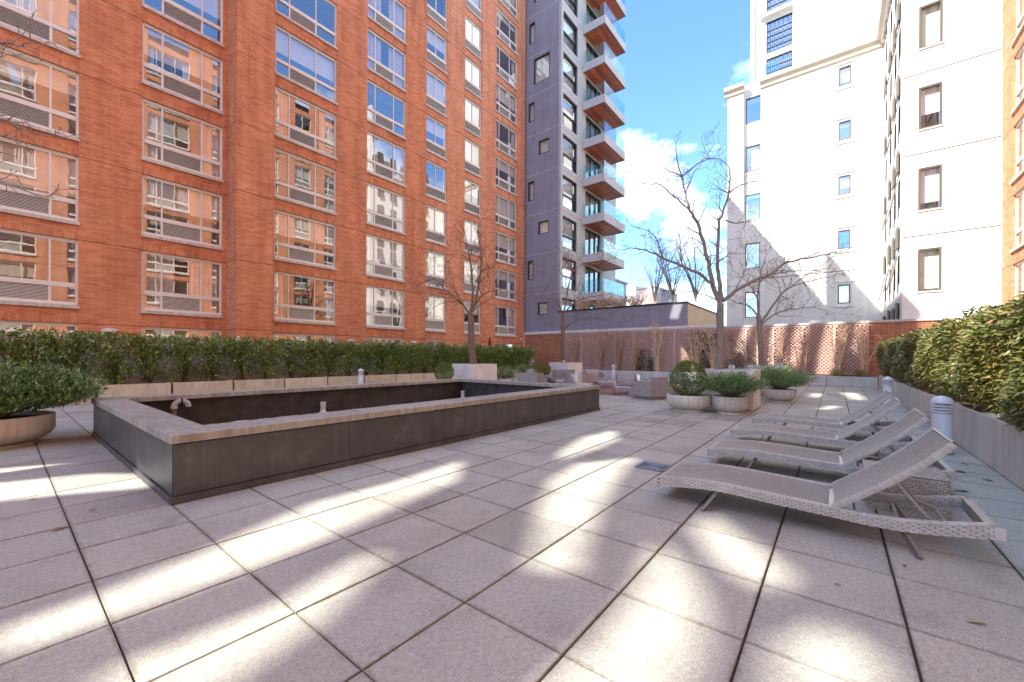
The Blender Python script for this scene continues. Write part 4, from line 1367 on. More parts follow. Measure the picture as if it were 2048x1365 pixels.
q = MB(); q.tube([(2.008, 9.0, .505), (2.034, 9.0, .505)], .056, 14); q.build('clamp', 'black_frame', t)
for i, (x, y) in enumerate(((4.55, 8.95), (8.75, 8.75))):
    t = thing('fountain_nozzle', ('pale fountain nozzle standing near the middle of the pool floor', 'pale fountain nozzle in the far corner of the pool')[i], 'fountain nozzle', (x, y, .03))
    q = MB(); q.lathe([(.085, 0), (.085, .02), (.055, .05), (.05, .12), (.06, .22), (.062, .25), (.05, .25)], 20, (x, y, .03)); q.build('body', 'pipe_pale', t, smooth=True)
t = thing('drain_cover', 'round pale drain cover on the pool floor', 'drain', (2.85, 8.6, .03))
q = MB(); q.lathe([(.20, 0), (.20, .03), (.18, .05), (0.001, .05)], 28, (2.85, 8.6, .03)); q.build('lid', 'blind', t, smooth=True)

# ------------------------------------------------------------------ floor drain
t = thing('floor_drain', 'square cast iron floor drain beside the nearest lounger', 'drain', (4.94, 1.70, 0))
q = MB(); q.box(4.775, 1.535, .0, 5.105, 1.865, .0035); q.build('pit', 'dark_void', t)
q = MB()
cx, cy, hw = 4.94, 1.70, .165
for s in (-1, 1):
    q.box(cx - hw, cy + s * hw - .01, .0036, cx + hw, cy + s * hw + .01, .010); q.box(cx + s * hw - .01, cy - hw + .011, .0036, cx + s * hw + .01, cy + hw - .011, .010)
    q.bar((cx - hw * .95, cy - s * hw * .95, .0066), (cx + hw * .95, cy + s * hw * .95, .0066), .03, .006)
for s in (-1, 1):
    for k in range(6):
        y = cy + s * (.035 + .023 * k)
        wd = abs(y - cy)
        q.box(cx - wd + .01, y - .006, .004, cx + wd - .01, y + .006, .0092)
q.add([(cx, cy, .0095), (cx + hw, cy - hw, .0095), (cx + hw, cy + hw, .0095)], [(0, 1, 2)]); q.add([(cx, cy, .0095), (cx - hw, cy + hw, .0095), (cx - hw, cy - hw, .0095)], [(0, 1, 2)])
q.build('grate', 'cast_iron', t, fix=False)

# ------------------------------------------------------------------ bollard lights
BOL = [(8.25, -1.18, .80, 'white bollard light with a domed cap beside the head of the third lounger', .105), (15.8, -1.19, .80, 'white bollard light against the planter at the head of the farthest lounger', .105),
       (9.15, 14.95, .80, 'white bollard light in front of the long left hedge', .10), (23.0, 10.35, .86, 'white bollard light against the end planter beside the lounge chairs', .10)]
for x, y, h, lab, r in BOL:
    t = thing('bollard_light', lab, 'bollard', (x, y, 0), 'bollard lights round the terrace')
    q = MB(); q.lathe([(r, 0.006), (r, h * .70)], 28, (x, y, 0)); q.build('post', 'bollard_paint', t, smooth=True)
    q = MB(); q.lathe([(r + .008, 0), (r + .008, .012), (r, .012)], 28, (x, y, 0)); q.build('base_plate', 'black_frame', t, smooth=True)
    q = MB(); q.lathe([(r * .72, h * .70), (r * .72, h * .87)], 20, (x, y, 0)); q.build('lens', 'pipe_grey', t, smooth=True)
    for k in range(3):
        z = h * (.715 + .052 * k)
        q = MB(); q.lathe([(r * .74, z), (r * 1.10, z), (r * 1.10, z + .012), (r * .74, z + .026)], 28, (x, y, 0)); q.build('louvre_ring', 'bollard_paint', t, smooth=True)
    q = MB(); z0 = h * .875; pr = [(r * .8, z0)]
    for k in range(9):
        a = k / 8 * math.pi / 2; pr.append((r * 1.13 * math.cos(a) + 1e-4, z0 + (h - z0) * math.sin(a)))
    q.lathe(pr, 28, (x, y, 0)); q.build('cap', 'bollard_paint', t, smooth=True)

# ------------------------------------------------------------------ wall lamps, umbrella
for x, z, lab in ((2.29, 2.09, 'oval white wall lamp on the brick pier nearest the left edge'), (10.87, 2.04, 'oval white wall lamp half hidden by the hedge beyond the projecting brick bay'), (14.73, 2.07, 'oval white wall lamp above the hedge near the round box ball')):
    t = thing('wall_lamp', lab, 'lamp', (x, VF, z))
    def oval(a, b, y0, y1):
        q = MB(); q.prism([(x + a * math.cos(k * math.pi / 10), z + b * math.sin(k * math.pi / 10)) for k in range(20)], y0, y1, 1); return q
    q = oval(.19, .085, VF - .05, VF); q.build('base', 'lamp_white', t)
    q = MB(); n = 16; vs, fs = [], []
    for j in range(5):
        s = math.cos(j / 4 * math.pi / 2 * .95)
        for k in range(n):
            a = 2 * math.pi * k / n; vs.append((x + .165 * s * math.cos(a), VF - .05 - .07 * math.sin(j / 4 * math.pi / 2), z - .01 + .062 * s * math.sin(a)))
    for j in range(4):
        for k in range(n): fs.append((j * n + k, j * n + (k + 1) % n, (j + 1) * n + (k + 1) % n, (j + 1) * n + k))
    fs.append(tuple(4 * n + k for k in range(n))); q.add(vs, fs); q.build('lens', 'blind_white', t, smooth=True)
    q = MB(); pts = [(x - .20, VF - .06, z), (x - .19, VF - .1, z + .04), (x, VF - .13, z + .085), (x + .19, VF - .1, z + .04), (x + .20, VF - .06, z)]; q.tube(pts, .016, 6); q.build('guard', 'lamp_white', t, smooth=True)
t = thing('umbrella', 'folded dark red patio umbrella showing above the left hedge', 'umbrella', (20.4, 17.9, 0))
q = MB(); q.tube([(20.4, 17.9, 0), (20.4, 17.9, 2.55)], .02, 8); q.build('pole', 'steel', t)
q = MB(); q.lathe([(.03, 1.1), (.13, 1.3), (.14, 1.9), (.10, 2.3), (.03, 2.6), (.001, 2.62)], 12, (20.4, 17.9, 0)); q.build('canopy', 'umbrella_cloth', t, smooth=True)

# ------------------------------------------------------------------ wicker sun loungers
TOPP = [(1.30, .205), (1.12, .232), (.95, .247), (.80, .253), (.655, .250), (.39, .238), (.054, .224), (-.17, .215), (-.36, .222), (-.54, .246), (-.74, .288)]
BOTP = [(1.285, .112), (1.12, .142), (.95, .162), (.80, .172), (.655, .172), (.39, .158), (.054, .146), (-.17, .136), (-.36, .138), (-.54, .160), (-.80, .205)]
def interp(P, y):
    for (a, za), (b, zb) in zip(P, P[1:]):
        if b <= y <= a: return za + (zb - za) * (a - y) / (a - b)
    return P[0][1] if y > P[0][0] else P[-1][1]
LW = .67
def lounger(u, vo, label, group):
    t = thing('sun_lounger', label, 'sun lounger', (u + LW / 2, vo, 0), group)
    B = Vector((u, vo, 0))
    def W(x, y, z): return (u + x, vo + y, z)
    # side rails: core plus horizontal woven strands
    for side, x in (('near', 0.0), ('far', LW - .035)):
        q = MB()
        core = MB()
        ys = [1.29 - (1.29 + .78) * k / 24 for k in range(25)]
        pts = [(vo + y, interp(TOPP, y) - .006) for y in ys] + [(vo + y, interp(BOTP, y) + .004) for y in reversed(ys)]
        n = len(ys)
        vs = []
        for xx in (x + .006, x + .029):
            vs += [(u + xx, a, z) for a, z in pts]
        fs = []
        m = len(pts)
        for k in range(n - 1):
            for o_ in (0, m): fs.append((o_ + k, o_ + k + 1, o_ + m - 2 - k, o_ + m - 1 - k))
        for k in range(m): fs.append((k, (k + 1) % m, m + (k + 1) % m, m + k))
        core.add(vs, fs)
        r_ = core.build('side_rail', 'wicker_core', t)
        rows = 6
        step = .052
        for face in (0, 1):
            for rI in range(rows):
                y = 1.295 - (step * .5 if rI % 2 else 0)
                while y > -.775:
                    ya, yb = min(y, 1.29), max(y - step * .97, -.78)
                    ym = (ya + yb) / 2
                    if ya - yb > .01:
                        vs = []
                        for yy, out in ((ya, -.0005), (ym + .012, .0065), (ym - .012, .0065), (yb, -.0005)):
                            zt, zb = interp(TOPP, yy), interp(BOTP, yy)
                            z1 = zt - (zt - zb) * (rI + .05) / rows; z0 = zt - (zt - zb) * (rI + .95) / rows
                            xx = x + .006 - out if face == 0 else x + .029 + out
                            vs += [W(xx, yy, z0), W(xx, yy, z1)]
                        q.add(vs, [(0, 2, 3, 1), (2, 4, 5, 3), (4, 6, 7, 5)] if face else [(1, 3, 2, 0), (3, 5, 4, 2), (5, 7, 6, 4)])
                    y -= step * 1.0 if False else step
        # wrapped top edge
        y = 1.29
        while y > -.76:
            z = interp(TOPP, y); z2 = interp(TOPP, y - .011)
            q.add([W(x - .001, y, z - .012), W(x + .004, y, z + .003), W(x + .031, y, z + .003), W(x + .036, y, z - .012),
                   W(x - .001, y - .010, z2 - .012), W(x + .004, y - .010, z2 + .004), W(x + .031, y - .010, z2 + .004), W(x + .036, y - .010, z2 - .012)],
                  [(0, 4, 5, 1), (1, 5, 6, 2), (2, 6, 7, 3)])
            y -= .012
        o = q.build('weave', 'wicker', r_, fix=False); o['kind'] = 'stuff'
    # seat: woven cross strands from the foot to the hinge, slightly dished
    def weave(fn, length, width, nl, nw, name, parent):
        """fn(s, x) -> point; checker weave of flat strands as one surface with over/under relief"""
        q = MB()
        N1, N2 = nl, nw
        for i in range(N1):
            for j in range(N2):
                s0, s1 = length * i / N1, length * (i + 1) / N1
                xa, xb = width * j / N2, width * (j + 1) / N2
                up = (i + j) % 2
                hh = .0055 if up else .0
                g = .0011
                p = [fn(s0 + g, xa + g, hh * .2), fn(s0 + g, xb - g, hh * .2), fn(s1 - g, xb - g, hh * .2), fn(s1 - g, xa + g, hh * .2)]
                sm, xm = (s0 + s1) / 2, (xa + xb) / 2
                if up:
                    m0, m1 = fn(sm, xa + g, hh), fn(sm, xb - g, hh)
                    q.add([p[0], p[1], m1, p[2], p[3], m0], [(0, 1, 2, 5), (5, 2, 3, 4)])
                else:
                    q.add(p, [(0, 1, 2, 3)])
        o = q.build(name, 'wicker', parent, fix=False)
        o['kind'] = 'stuff'
        return o
    y_seat0, y_h = 1.285, .03
    def seat_pt(s, x, h):
        y = y_seat0 - s
        dish = -.022 * math.sin(math.pi * min(1, max(0, x / (LW - .06)))) * min(1.0, (s + .02) / .25)
        lift = .0
        return W(.03 + x, y, interp(TOPP, y) + .001 + dish + h + lift)
    q = MB()
    vs, fs = [], []
    NS = 26
    for k in range(NS + 1):
        for j in range(7):
            p = seat_pt((y_seat0 - y_h) * k / NS, (LW - .06) * j / 6, -.012); vs.append(p)
    for k in range(NS):
        for j in range(6): fs.append((k * 7 + j, k * 7 + j + 1, k * 7 + j + 8, k * 7 + j + 7))
    q.add(vs, fs)
    st = q.build('seat', 'wicker_core', t, smooth=True, fix=False)
    weave(seat_pt, y_seat0 - y_h, LW - .06, 92, 42, 'weave', st)
    q = MB(); q.box(u + .036, vo + y_h - .03, .155, u + LW - .036, vo + y_h + .0, .205); q.build('hinge_bar', 'wicker', t)
    # backrest
    A = Vector((0, .012, .236)); Bk = Vector((0, -.60, .775))
    dl = (Bk - A); BL = dl.length; dl.normalize()
    nrm = Vector((0, -dl.z, dl.y)); nrm = -nrm if nrm.z < 0 else nrm
    def back_pt(s, x, h):
        f = s / BL
        curve = .022 * math.sin(math.pi * f) * -1 + .028 * max(0, f - .75) * 4 * .25
        dish = -.020 * math.sin(math.pi * min(1, max(0, x / LW))) 
        p = A + dl * s + nrm * (curve + dish + h)
        return W(x, p.y, p.z)
    q = MB()
    vs, fs = [], []
    NS, NJ = 14, 6
    for hh in (-.004, -.036):
        for k in range(NS + 1):
            for j in range(NJ + 1): vs.append(back_pt(BL * k / NS, LW * j / NJ, hh))
    m = (NS + 1) * (NJ + 1)
    for k in range(NS):
        for j in range(NJ):
            a = k * (NJ + 1) + j
            fs.append((a, a + 1, a + NJ + 2, a + NJ + 1)); fs.append((m + a + NJ + 1, m + a + NJ + 2, m + a + 1, m + a))
    for k in range(NS):
        for j in (0, NJ):
            a = k * (NJ + 1) + j; b = a + NJ + 1; fs.append((a, b, m + b, m + a) if j else (m + a, m + b, b, a))
    for j in range(NJ):
        a = j; fs.append((m + a, m + a + 1, a + 1, a)); a = NS * (NJ + 1) + j; fs.append((a, a + 1, m + a + 1, m + a))
    q.add(vs, fs)
    bk = q.build('backrest', 'wicker_core', t, smooth=True, fix=False)
    weave(back_pt, BL, LW, 58, 46, 'weave', bk)
    q = MB()
    for x in (-.004, LW - .008):                      # wrapped edges of the back
        for k in range(62):
            s0, s1 = BL * k / 62, BL * (k + .82) / 62
            pa = [back_pt(s0, x, -.036), back_pt(s0, x - .002, -.016), back_pt(s0, x + .002, .006), back_pt(s0, x + .012, .006)]
            pb = [back_pt(s1, x, -.036), back_pt(s1, x - .002, -.016), back_pt(s1, x + .002, .008), back_pt(s1, x + .012, .008)]
            q.add(pa + pb, [(0, 4, 5, 1), (1, 5, 6, 2), (2, 6, 7, 3)])
    for k in range(44):
        xa, xb = LW * k / 44, LW * (k + .82) / 44
        q.add([back_pt(BL, xa, .008), back_pt(BL, xb, .008), back_pt(BL + .012, xb, -.004), back_pt(BL + .012, xa, -.004), back_pt(BL + .006, xb, -.038), back_pt(BL + .006, xa, -.038)],
              [(0, 1, 2, 3), (3, 2, 4, 5)])
    o = q.build('edge_wrap', 'wicker', bk, fix=False); o['kind'] = 'stuff'
    # frame ends, slotted strips, struts, legs
    for bx in ((u + .036, vo - .79, .215, u + LW - .036, vo - .745, .285), (u + .036, vo + 1.262, .115, u + LW - .036, vo + 1.284, .198)):
        q = MB(); q.box(*bx); q.build('end_bar', 'wicker', t)
    for bx in ((u - .001, vo - .825, .205, u + .036, vo - .778, .272), (u + LW - .036, vo - .825, .205, u + LW + .001, vo - .778, .272)):
        q = MB(); q.box(*bx); q.build('rail_end', 'wicker', t)
    for x in (.040, LW - .044):
        q = MB()
        zz = lambda y: interp(BOTP, y) + .028
        prof = [(-.30, zz(-.30)), (-.72, zz(-.72) + .01)]
        q.prism([(vo - .28, zz(-.28) - .012), (vo - .74, zz(-.74) - .008), (vo - .74, zz(-.74) + .012), (vo - .28, zz(-.28) + .008)], u + x, u + x + .004, 0)
        for k in range(4):
            y = -.36 - .1 * k; z = zz(y) + .008
            q.prism([(vo + y, z - .01), (vo + y - .04, z - .01), (vo + y - .035, z + .03), (vo + y - .02, z + .034), (vo + y - .028, z + .012), (vo + y - .01, z + .004)], u + x, u + x + .004, 0)
        q.build('notched_strip', 'steel', t, fix=False)
    for x in (.10, LW - .10):
        q = MB()
        p0 = Vector(back_pt(BL * .50, x, -.045)); p1 = Vector(W(x + (.02 if x < .3 else -.02), -.50, .232)); p2 = Vector(W(x + (.02 if x < .3 else -.02), -.60, .195))
        q.tube([p0, p0.lerp(p1, .5), p1, p2], .011, 8); q.build('strut', 'steel', t, smooth=True)
        q = MB(); q.tube([p0 + Vector((-.012, 0, 0)), p0 + Vector((.012, 0, 0))], .022, 10); q.build('pivot', 'steel', t)
    q = MB(); q.tube([W(.12, -.60, .195), W(LW - .12, -.60, .195)], .010, 8); q.build('cross_bar', 'steel', t, smooth=True)
    q = MB(); q.tube([W(.04, -.12, .20), W(LW - .04, -.12, .20)], .008, 8); q.build('cross_bar', 'steel', t, smooth=True)
    for yf, yt in ((.885, .76), (-.445, -.36)):
        for s in (0, 1):
            xf, xt = (-.065, .10) if s == 0 else (LW + .065, LW - .10)
            zt = interp(BOTP, yt) + .02
            q = MB()
            q.bar(W(xf, yf, .003), W(xt, yt, zt), .05, .018, up=(0, 1, 0.2))
            n = 16
            a, b = Vector(W(xf, yf, .003)), Vector(W(xt, yt, zt))
            for k in range(n): q.bar(a.lerp(b, (k + .1) / n), a.lerp(b, (k + .85) / n), .055, .022, up=(0, 1, .2))
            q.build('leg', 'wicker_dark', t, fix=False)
        q = MB(); q.tube([W(.1, yt, interp(BOTP, yt) + .03), W(LW - .1, yt, interp(BOTP, yt) + .03)], .012, 8); q.build('axle', 'steel', t, smooth=True)
        if yf < 0:
            for x in (.040, LW - .044):
                q = MB(); z = interp(BOTP, yt) + .05
                q.prism([(vo + yt - .05, z - .02), (vo + yt + .05, z - .02), (vo + yt + .055, z + .01), (vo + yt + .03, z + .024), (vo + yt - .03, z + .024), (vo + yt - .055, z + .01)], u + x, u + x + .004, 0)
                q.build('hinge_plate', 'steel', t, fix=False)
    return t
G_L = 'wicker sun loungers in a row by the right hedge'
lg = lounger(3.85, 0.0, 'nearest grey wicker sun lounger with raised back in the right foreground', G_L)
for u, vo, rz, lab in ((5.43, -.075, .014, 'second nearest wicker sun lounger, its head behind the low wicker table'), (7.05, -.045, -.018, 'third nearest wicker sun lounger, with the white bollard by its head'), (8.72, -.105, .012, 'farthest wicker sun lounger in the row')):
    copy_tree(lg, (u + LW / 2, vo, 0), lab, G_L, rz)
# small wicker table between the first two loungers
t = thing('side_table', 'low square grey wicker table between the two nearest loungers', 'table', (5.03, -.47, 0))
q = MB(); x0, x1, y0, y1, zt = 4.78, 5.27, -.735, -.215, .335
q.box(x0 + .012, y0 + .012, .0, x1 - .012, y1 - .012, zt - .006); q.build('body', 'wicker_core', t)
q = MB()
rows = 15
for fIdx in range(4):
    ln = (y1 - y0) if fIdx % 2 == 0 else (x1 - x0)
    for r_ in range(rows):
        s = -(.02 if r_ % 2 else 0); z0, z1 = (zt - .01) * r_ / rows + .002, (zt - .01) * (r_ + 1) / rows - .001
        while s < ln:
            a, b = max(0, s), min(ln, s + .038)
            if b - a > .008:
                m = (a + b) / 2
                for_pts = []
                for c, out in ((a, .008), (m, -.001), (b, .008)):
                    if fIdx == 0: pt = (x0 + out, y0 + c)
                    elif fIdx == 2: pt = (x1 - out, y0 + c)
                    elif fIdx == 1: pt = (x0 + c, y0 + out)
                    else: pt = (x0 + c, y1 - out)
                    for_pts += [(pt[0], pt[1], z0), (pt[0], pt[1], z1)]
                q.add(for_pts, [(0, 2, 3, 1), (2, 4, 5, 3)])
            s += .04
o = q.build('side_weave', 'wicker', t, fix=False); o['kind'] = 'stuff'
q = MB(); n = 34
for k in range(n):
    ya, yb = y0 + (y1 - y0) * k / n, y0 + (y1 - y0) * (k + .86) / n
    for j in range(10):
        xa, xb = x0 + (x1 - x0) * j / 10, x0 + (x1 - x0) * (j + 1) / 10; z = zt + (.003 if (j + k) % 2 else 0)
        q.add([(xa, ya, zt - .004), (xb, ya, zt - .004), (xb, (ya + yb) / 2, z), (xa, (ya + yb) / 2, z), (xb, yb, zt - .004), (xa, yb, zt - .004)], [(0, 1, 2, 3), (3, 2, 4, 5)])
o = q.build('top_weave', 'wicker', t, fix=False); o['kind'] = 'stuff'

# ------------------------------------------------------------------ lounge furniture on the brick pavers
def seat_block(name, label, cat, x, y, w, d, rot, arms=(1, 1), back_h=.70, arm_h=.56, seat_h=.30, curved=False):
    """w across, d deep, faces local -y before rotation"""
    t = thing(name, label, cat, (x, y, 0), 'wicker lounge furniture on the brick pavers', rot)
    WL[t.name] = Vector((0, 0, 0))
    def part(nm, mb, mat='wicker_weave'): return mb.build(nm, mat, t)
    q = MB(); q.box(-w / 2 + .10, -d / 2 + .14, 0, w / 2 - .10, d / 2 - .08, .10); part('plinth', q)
    q = MB(); q.bevbox(-w / 2, -d / 2, .102, w / 2, d / 2, seat_h, .012); part('seat', q)
    if curved:
        q = MB(); n = 12; vs, fs = [], []
        for k in range(n + 1):
            a = math.pi * (0.02 + .96 * k / n)
            for r_, z in ((1, seat_h + .002), (1, back_h), (.84, back_h), (.84, seat_h + .002)):
                vs.append((math.cos(a) * w / 2 * r_, -d / 2 + .05 + math.sin(a) * (d - .05) * r_, z))
        for k in range(n):
            for j in range(4): fs.append((k * 4 + j, k * 4 + (j + 1) % 4, k * 4 + 4 + (j + 1) % 4, k * 4 + 4 + j))
        fs += [(0, 1, 2, 3), (n * 4 + 3, n * 4 + 2, n * 4 + 1, n * 4)]
        q.add(vs, fs); part('backrest', q)
    else:
        bw0 = -w / 2 + (.13 if arms[0] else 0); bw1 = w / 2 - (.13 if arms[1] else 0)
        q = MB(); q.prism([(d / 2 - .30, seat_h + .002), (d / 2, seat_h + .002), (d / 2, back_h), (d / 2 - .10, back_h)], bw0 + .002, bw1 - .002, 0); part('backrest', q)
        for s, on in ((-1, arms[0]), (1, arms[1])):
            if on:
                q = MB(); xa = -w / 2 if s < 0 else w / 2 - .13
                q.prism([(-d / 2 + .16, seat_h + .002), (d / 2, seat_h + .002), (d / 2, arm_h), (-d / 2 + .30, arm_h)], xa, xa + .13, 0); part('armrest', q)
    return t
seat_block('lounge_chair', 'square wicker lounge chair seen from behind beside the boxwood pot', 'chair', 13.0, 4.62, .86, .95, R(155), back_h=.70, arm_h=.57)
seat_block('lounge_chair', 'wicker lounge chair in front of the trellis with its seat towards the pool', 'chair', 17.2, 7.05, .92, .95, R(-62), back_h=.66)
seat_block('lounge_chair', 'wicker lounge chair facing away near the far white bollard', 'chair', 18.6, 9.35, 1.0, .95, R(-35), back_h=.70)
seat_block('curved_armchair', 'round backed wicker armchair just beyond the far corner of the pool', 'armchair', 14.4, 7.95, 1.15, .95, R(118), back_h=.66, curved=True)
seat_block('curved_armchair', 'pale round backed wicker armchair in front of the far left cube planter', 'armchair', 17.4, 10.55, 1.1, .95, R(-20), back_h=.68, curved=True)
seat_block('sofa', 'long wicker sofa with a low arm in front of the green junipers', 'sofa', 16.55, 11.35, 2.1, .95, R(28), back_h=.70, arms=(1, 0))
seat_block('sofa', 'wicker sofa end with a sloping arm behind the far rim of the pool', 'sofa', 14.6, 10.35, .95, .95, R(100), back_h=.62, arms=(1, 1), arm_h=.60)
for x, y, w, lab in ((15.9, 9.4, .95, 'low wicker coffee table between the sofa and the round armchair'), (16.3, 7.7, .6, 'small low wicker table on the brick pavers near the pool corner'), (13.9, 5.9, .6, 'low wicker footstool beside the chair at the boxwood pot')):
    t = thing('coffee_table', lab, 'table', (x, y, 0), 'wicker lounge furniture on the brick pavers', .6)
    WL[t.name] = Vector((0, 0, 0))
    q = MB(); q.box(-w / 2 + .05, -w / 2 + .05, 0, w / 2 - .05, w / 2 - .05, .08); q.build('plinth', 'wicker_weave', t)
    q = MB(); q.bevbox(-w / 2, -w / 2, .082, w / 2, w / 2, .26, .01); q.build('top', 'wicker_weave', t)

# ------------------------------------------------------------------ round concrete pots
def pot(label, x, y, r, h, foot=True):
    t = thing('plant_pot', label, 'pot', (x, y, 0), 'round concrete pots')
    q = MB()
    q.lathe([(r * .62, .05), (r * .80, .075), (r * .94, .14), (r, .21), (r, h - .01), (r - .008, h), (r - .05, h), (r - .055, h - .09)], 44, (x, y, 0), closed=True)
    q.build('bowl', 'pot_concrete', t, smooth=True)
    q = MB(); q.lathe([(r * .72, 0), (r * .72, .045), (r * .60, .052)], 36, (x, y, 0)); q.build('foot', 'pot_concrete', t, smooth=True)
    q = MB(); n = 24; vs, fs = [(x, y, h - .05)], []
    for rr in (.35, .7, 1.0):
        for k in range(n): vs.append((x + math.cos(2 * math.pi * k / n) * (r - .053) * rr, y + math.sin(2 * math.pi * k / n) * (r - .053) * rr, h - .06 + random.uniform(0, .03) * (rr < 1)))
    for k in range(n):
        k2 = (k + 1) % n; fs.append((0, 1 + k, 1 + k2))
        for i in range(2): fs.append((1 + i * n + k, 1 + (i + 1) * n + k, 1 + (i + 1) * n + k2, 1 + i * n + k2))
    q.add(vs, fs); q.build('soil', 'soil', t, fix=False)
    return t
POTS = {'box': (10.72, 2.83, .515, .40), 'jun': (10.82, 1.93, .375, .41), 'jun2': (14.75, 1.28, .405, .38), 'big': (-.10, 9.40, .66, .43), 'ball': (10.55, 11.55, .42, .36), 'jun3': (13.95, 11.35, .36, .36), 'jun4': (17.6, 12.9, .36, .36), 'green': (17.75, 12.0, .34, .34)}
LABP = {'box': 'wide round concrete pot with a cracked side under the egg shaped boxwood', 'jun': 'round concrete pot holding the spreading juniper in front of the white cube planter', 'jun2': 'round concrete pot with a juniper at the right of the white cube planter', 'big': 'large low concrete bowl with a big juniper at the left edge',
        'ball': 'round concrete pot under the boxwood ball behind the pool', 'jun3': 'round concrete pot right of the first far cube planter', 'jun4': 'round concrete pot under the blue green juniper behind the sofa', 'green': 'round concrete pot under the yellow green shrub behind the sofa'}
for k, (x, y, r, h) in POTS.items():
    t = pot(LABP[k], x, y, r, h)
    if k == 'box':
        q = MB(); pts = []
        for i in range(8):
            f = i / 7; a = R(-118 - 0) + f * R(-14) ; a = R(212 + 34 * f - 6 * math.sin(f * 7)); pts.append((x + (r + .001) * math.cos(a + R(50)), y + (r + .001) * math.sin(a + R(50)), .16 + .235 * (1 - f)))
        q.tube(pts, .0035, 4); q.build('crack', 'dark_void', t)

# ------------------------------------------------------------------ plants
def cluster_leaves(P, Dm, per, ln, wd, spread, up=0.25, droop=0.0):
    """P cluster centres, Dm main directions: per leaves round each"""
    n = len(P) * per
    C = np.repeat(P, per, axis=0) + RNG.normal(size=(n, 3)) * spread
    D = np.repeat(Dm, per, axis=0) * 0.8 + unit(n) * 0.9
    D[:, 2] += up - droop * RNG.random(n)
    Nn = unit(n) * 0.6 + np.array([0, 0, 1.0])
    Ls = ln * RNG.uniform(.5, 1.4, n)
    Ws = wd * RNG.uniform(.7, 1.2, n)
    return C, D, Nn, Ls, Ws
def cat(parts):
    return [np.concatenate([p[i] for p in parts]) for i in range(5)]
# --- left hedge: one laurel per planter box
def laurel(x0, k, dense):
    cx, cy = x0 + .78, 15.88
    t = thing('laurel_shrub', f'{ORD[k]} glossy laurel shrub from the left in the long clipped hedge', 'shrub', (cx, cy, .45), 'laurel shrubs of the left hedge')
    q = MB(); ends = []
    for b in (-.38, .34):
        for i in range(9):
            bx, by = cx + b + random.uniform(-.08, .08), cy + random.uniform(-.1, .1)
            tx, ty = cx + b * 1.15 + random.uniform(-.52, .52), cy + random.uniform(-.38, .34)
            zt = random.uniform(1.45, 1.9)
            mid = (bx + (tx - bx) * .35 + random.uniform(-.05, .05), by + (ty - by) * .35, .45 + (zt - .45) * .45)
            q.tube([(bx, by, .42), mid, (tx, ty, zt)], [.012, .009, .004], 4)
            for f in np.linspace(.25 if dense else .42, 1, 8 if dense else 6):
                a = Vector((bx, by, .45)).lerp(Vector(mid), min(1, f * 2)) if f < .5 else Vector(mid).lerp(Vector((tx, ty, zt)), f * 2 - 1)
                ends.append((a.x, a.y, a.z))
    q.build('stem', 'stem_brown', t, fix=False)
    E = np.array(ends)
    m = 260 if dense else 240
    X = np.stack([RNG.uniform(cx - .80, cx + .80, m), RNG.uniform(15.5, 16.25, m), RNG.uniform(1.30, 1.88, m)], axis=1)
    if dense:
        X2 = np.stack([RNG.uniform(cx - .8, cx + .8, 200), RNG.uniform(15.5, 16.0, 200), RNG.uniform(.6, 1.5, 200)], axis=1); X = np.concatenate([X, X2])
    else:
        m2 = 190
        bx = np.where(RNG.random(m2) < .5, cx - .4, cx + .36)
        zz = RNG.uniform(.55, 1.45, m2)
        X2 = np.stack([bx + RNG.normal(size=m2) * (.22 + .16 * (zz - .5)), RNG.uniform(15.55, 16.1, m2), zz], axis=1); X = np.concatenate([X, X2])
    Pc = np.concatenate([E, X]) + RNG.normal(size=(len(E) + len(X), 3)) * .04
    Pc[:, 2] = np.minimum(Pc[:, 2], 1.87)
    Dm = np.stack([RNG.normal(size=len(Pc)) * .5, -np.ones(len(Pc)) * .45, np.ones(len(Pc)) * .35], axis=1)
    L5 = cluster_leaves(Pc, Dm, 9, .105, .021, .055, .25)
    L5[0][:, 2] = np.minimum(L5[0][:, 2], 1.915 + RNG.normal(size=len(L5[0])) * .012)
    me = leaves_mesh('foliage', 'leaf_laurel', L5[0] - np.array([cx, cy, .45]), *L5[1:])
    mesh_part('foliage', me, t, kind='stuff')
for k in range(15):
    laurel(-1.52 + 1.59 * k, k, dense=k >= 7)
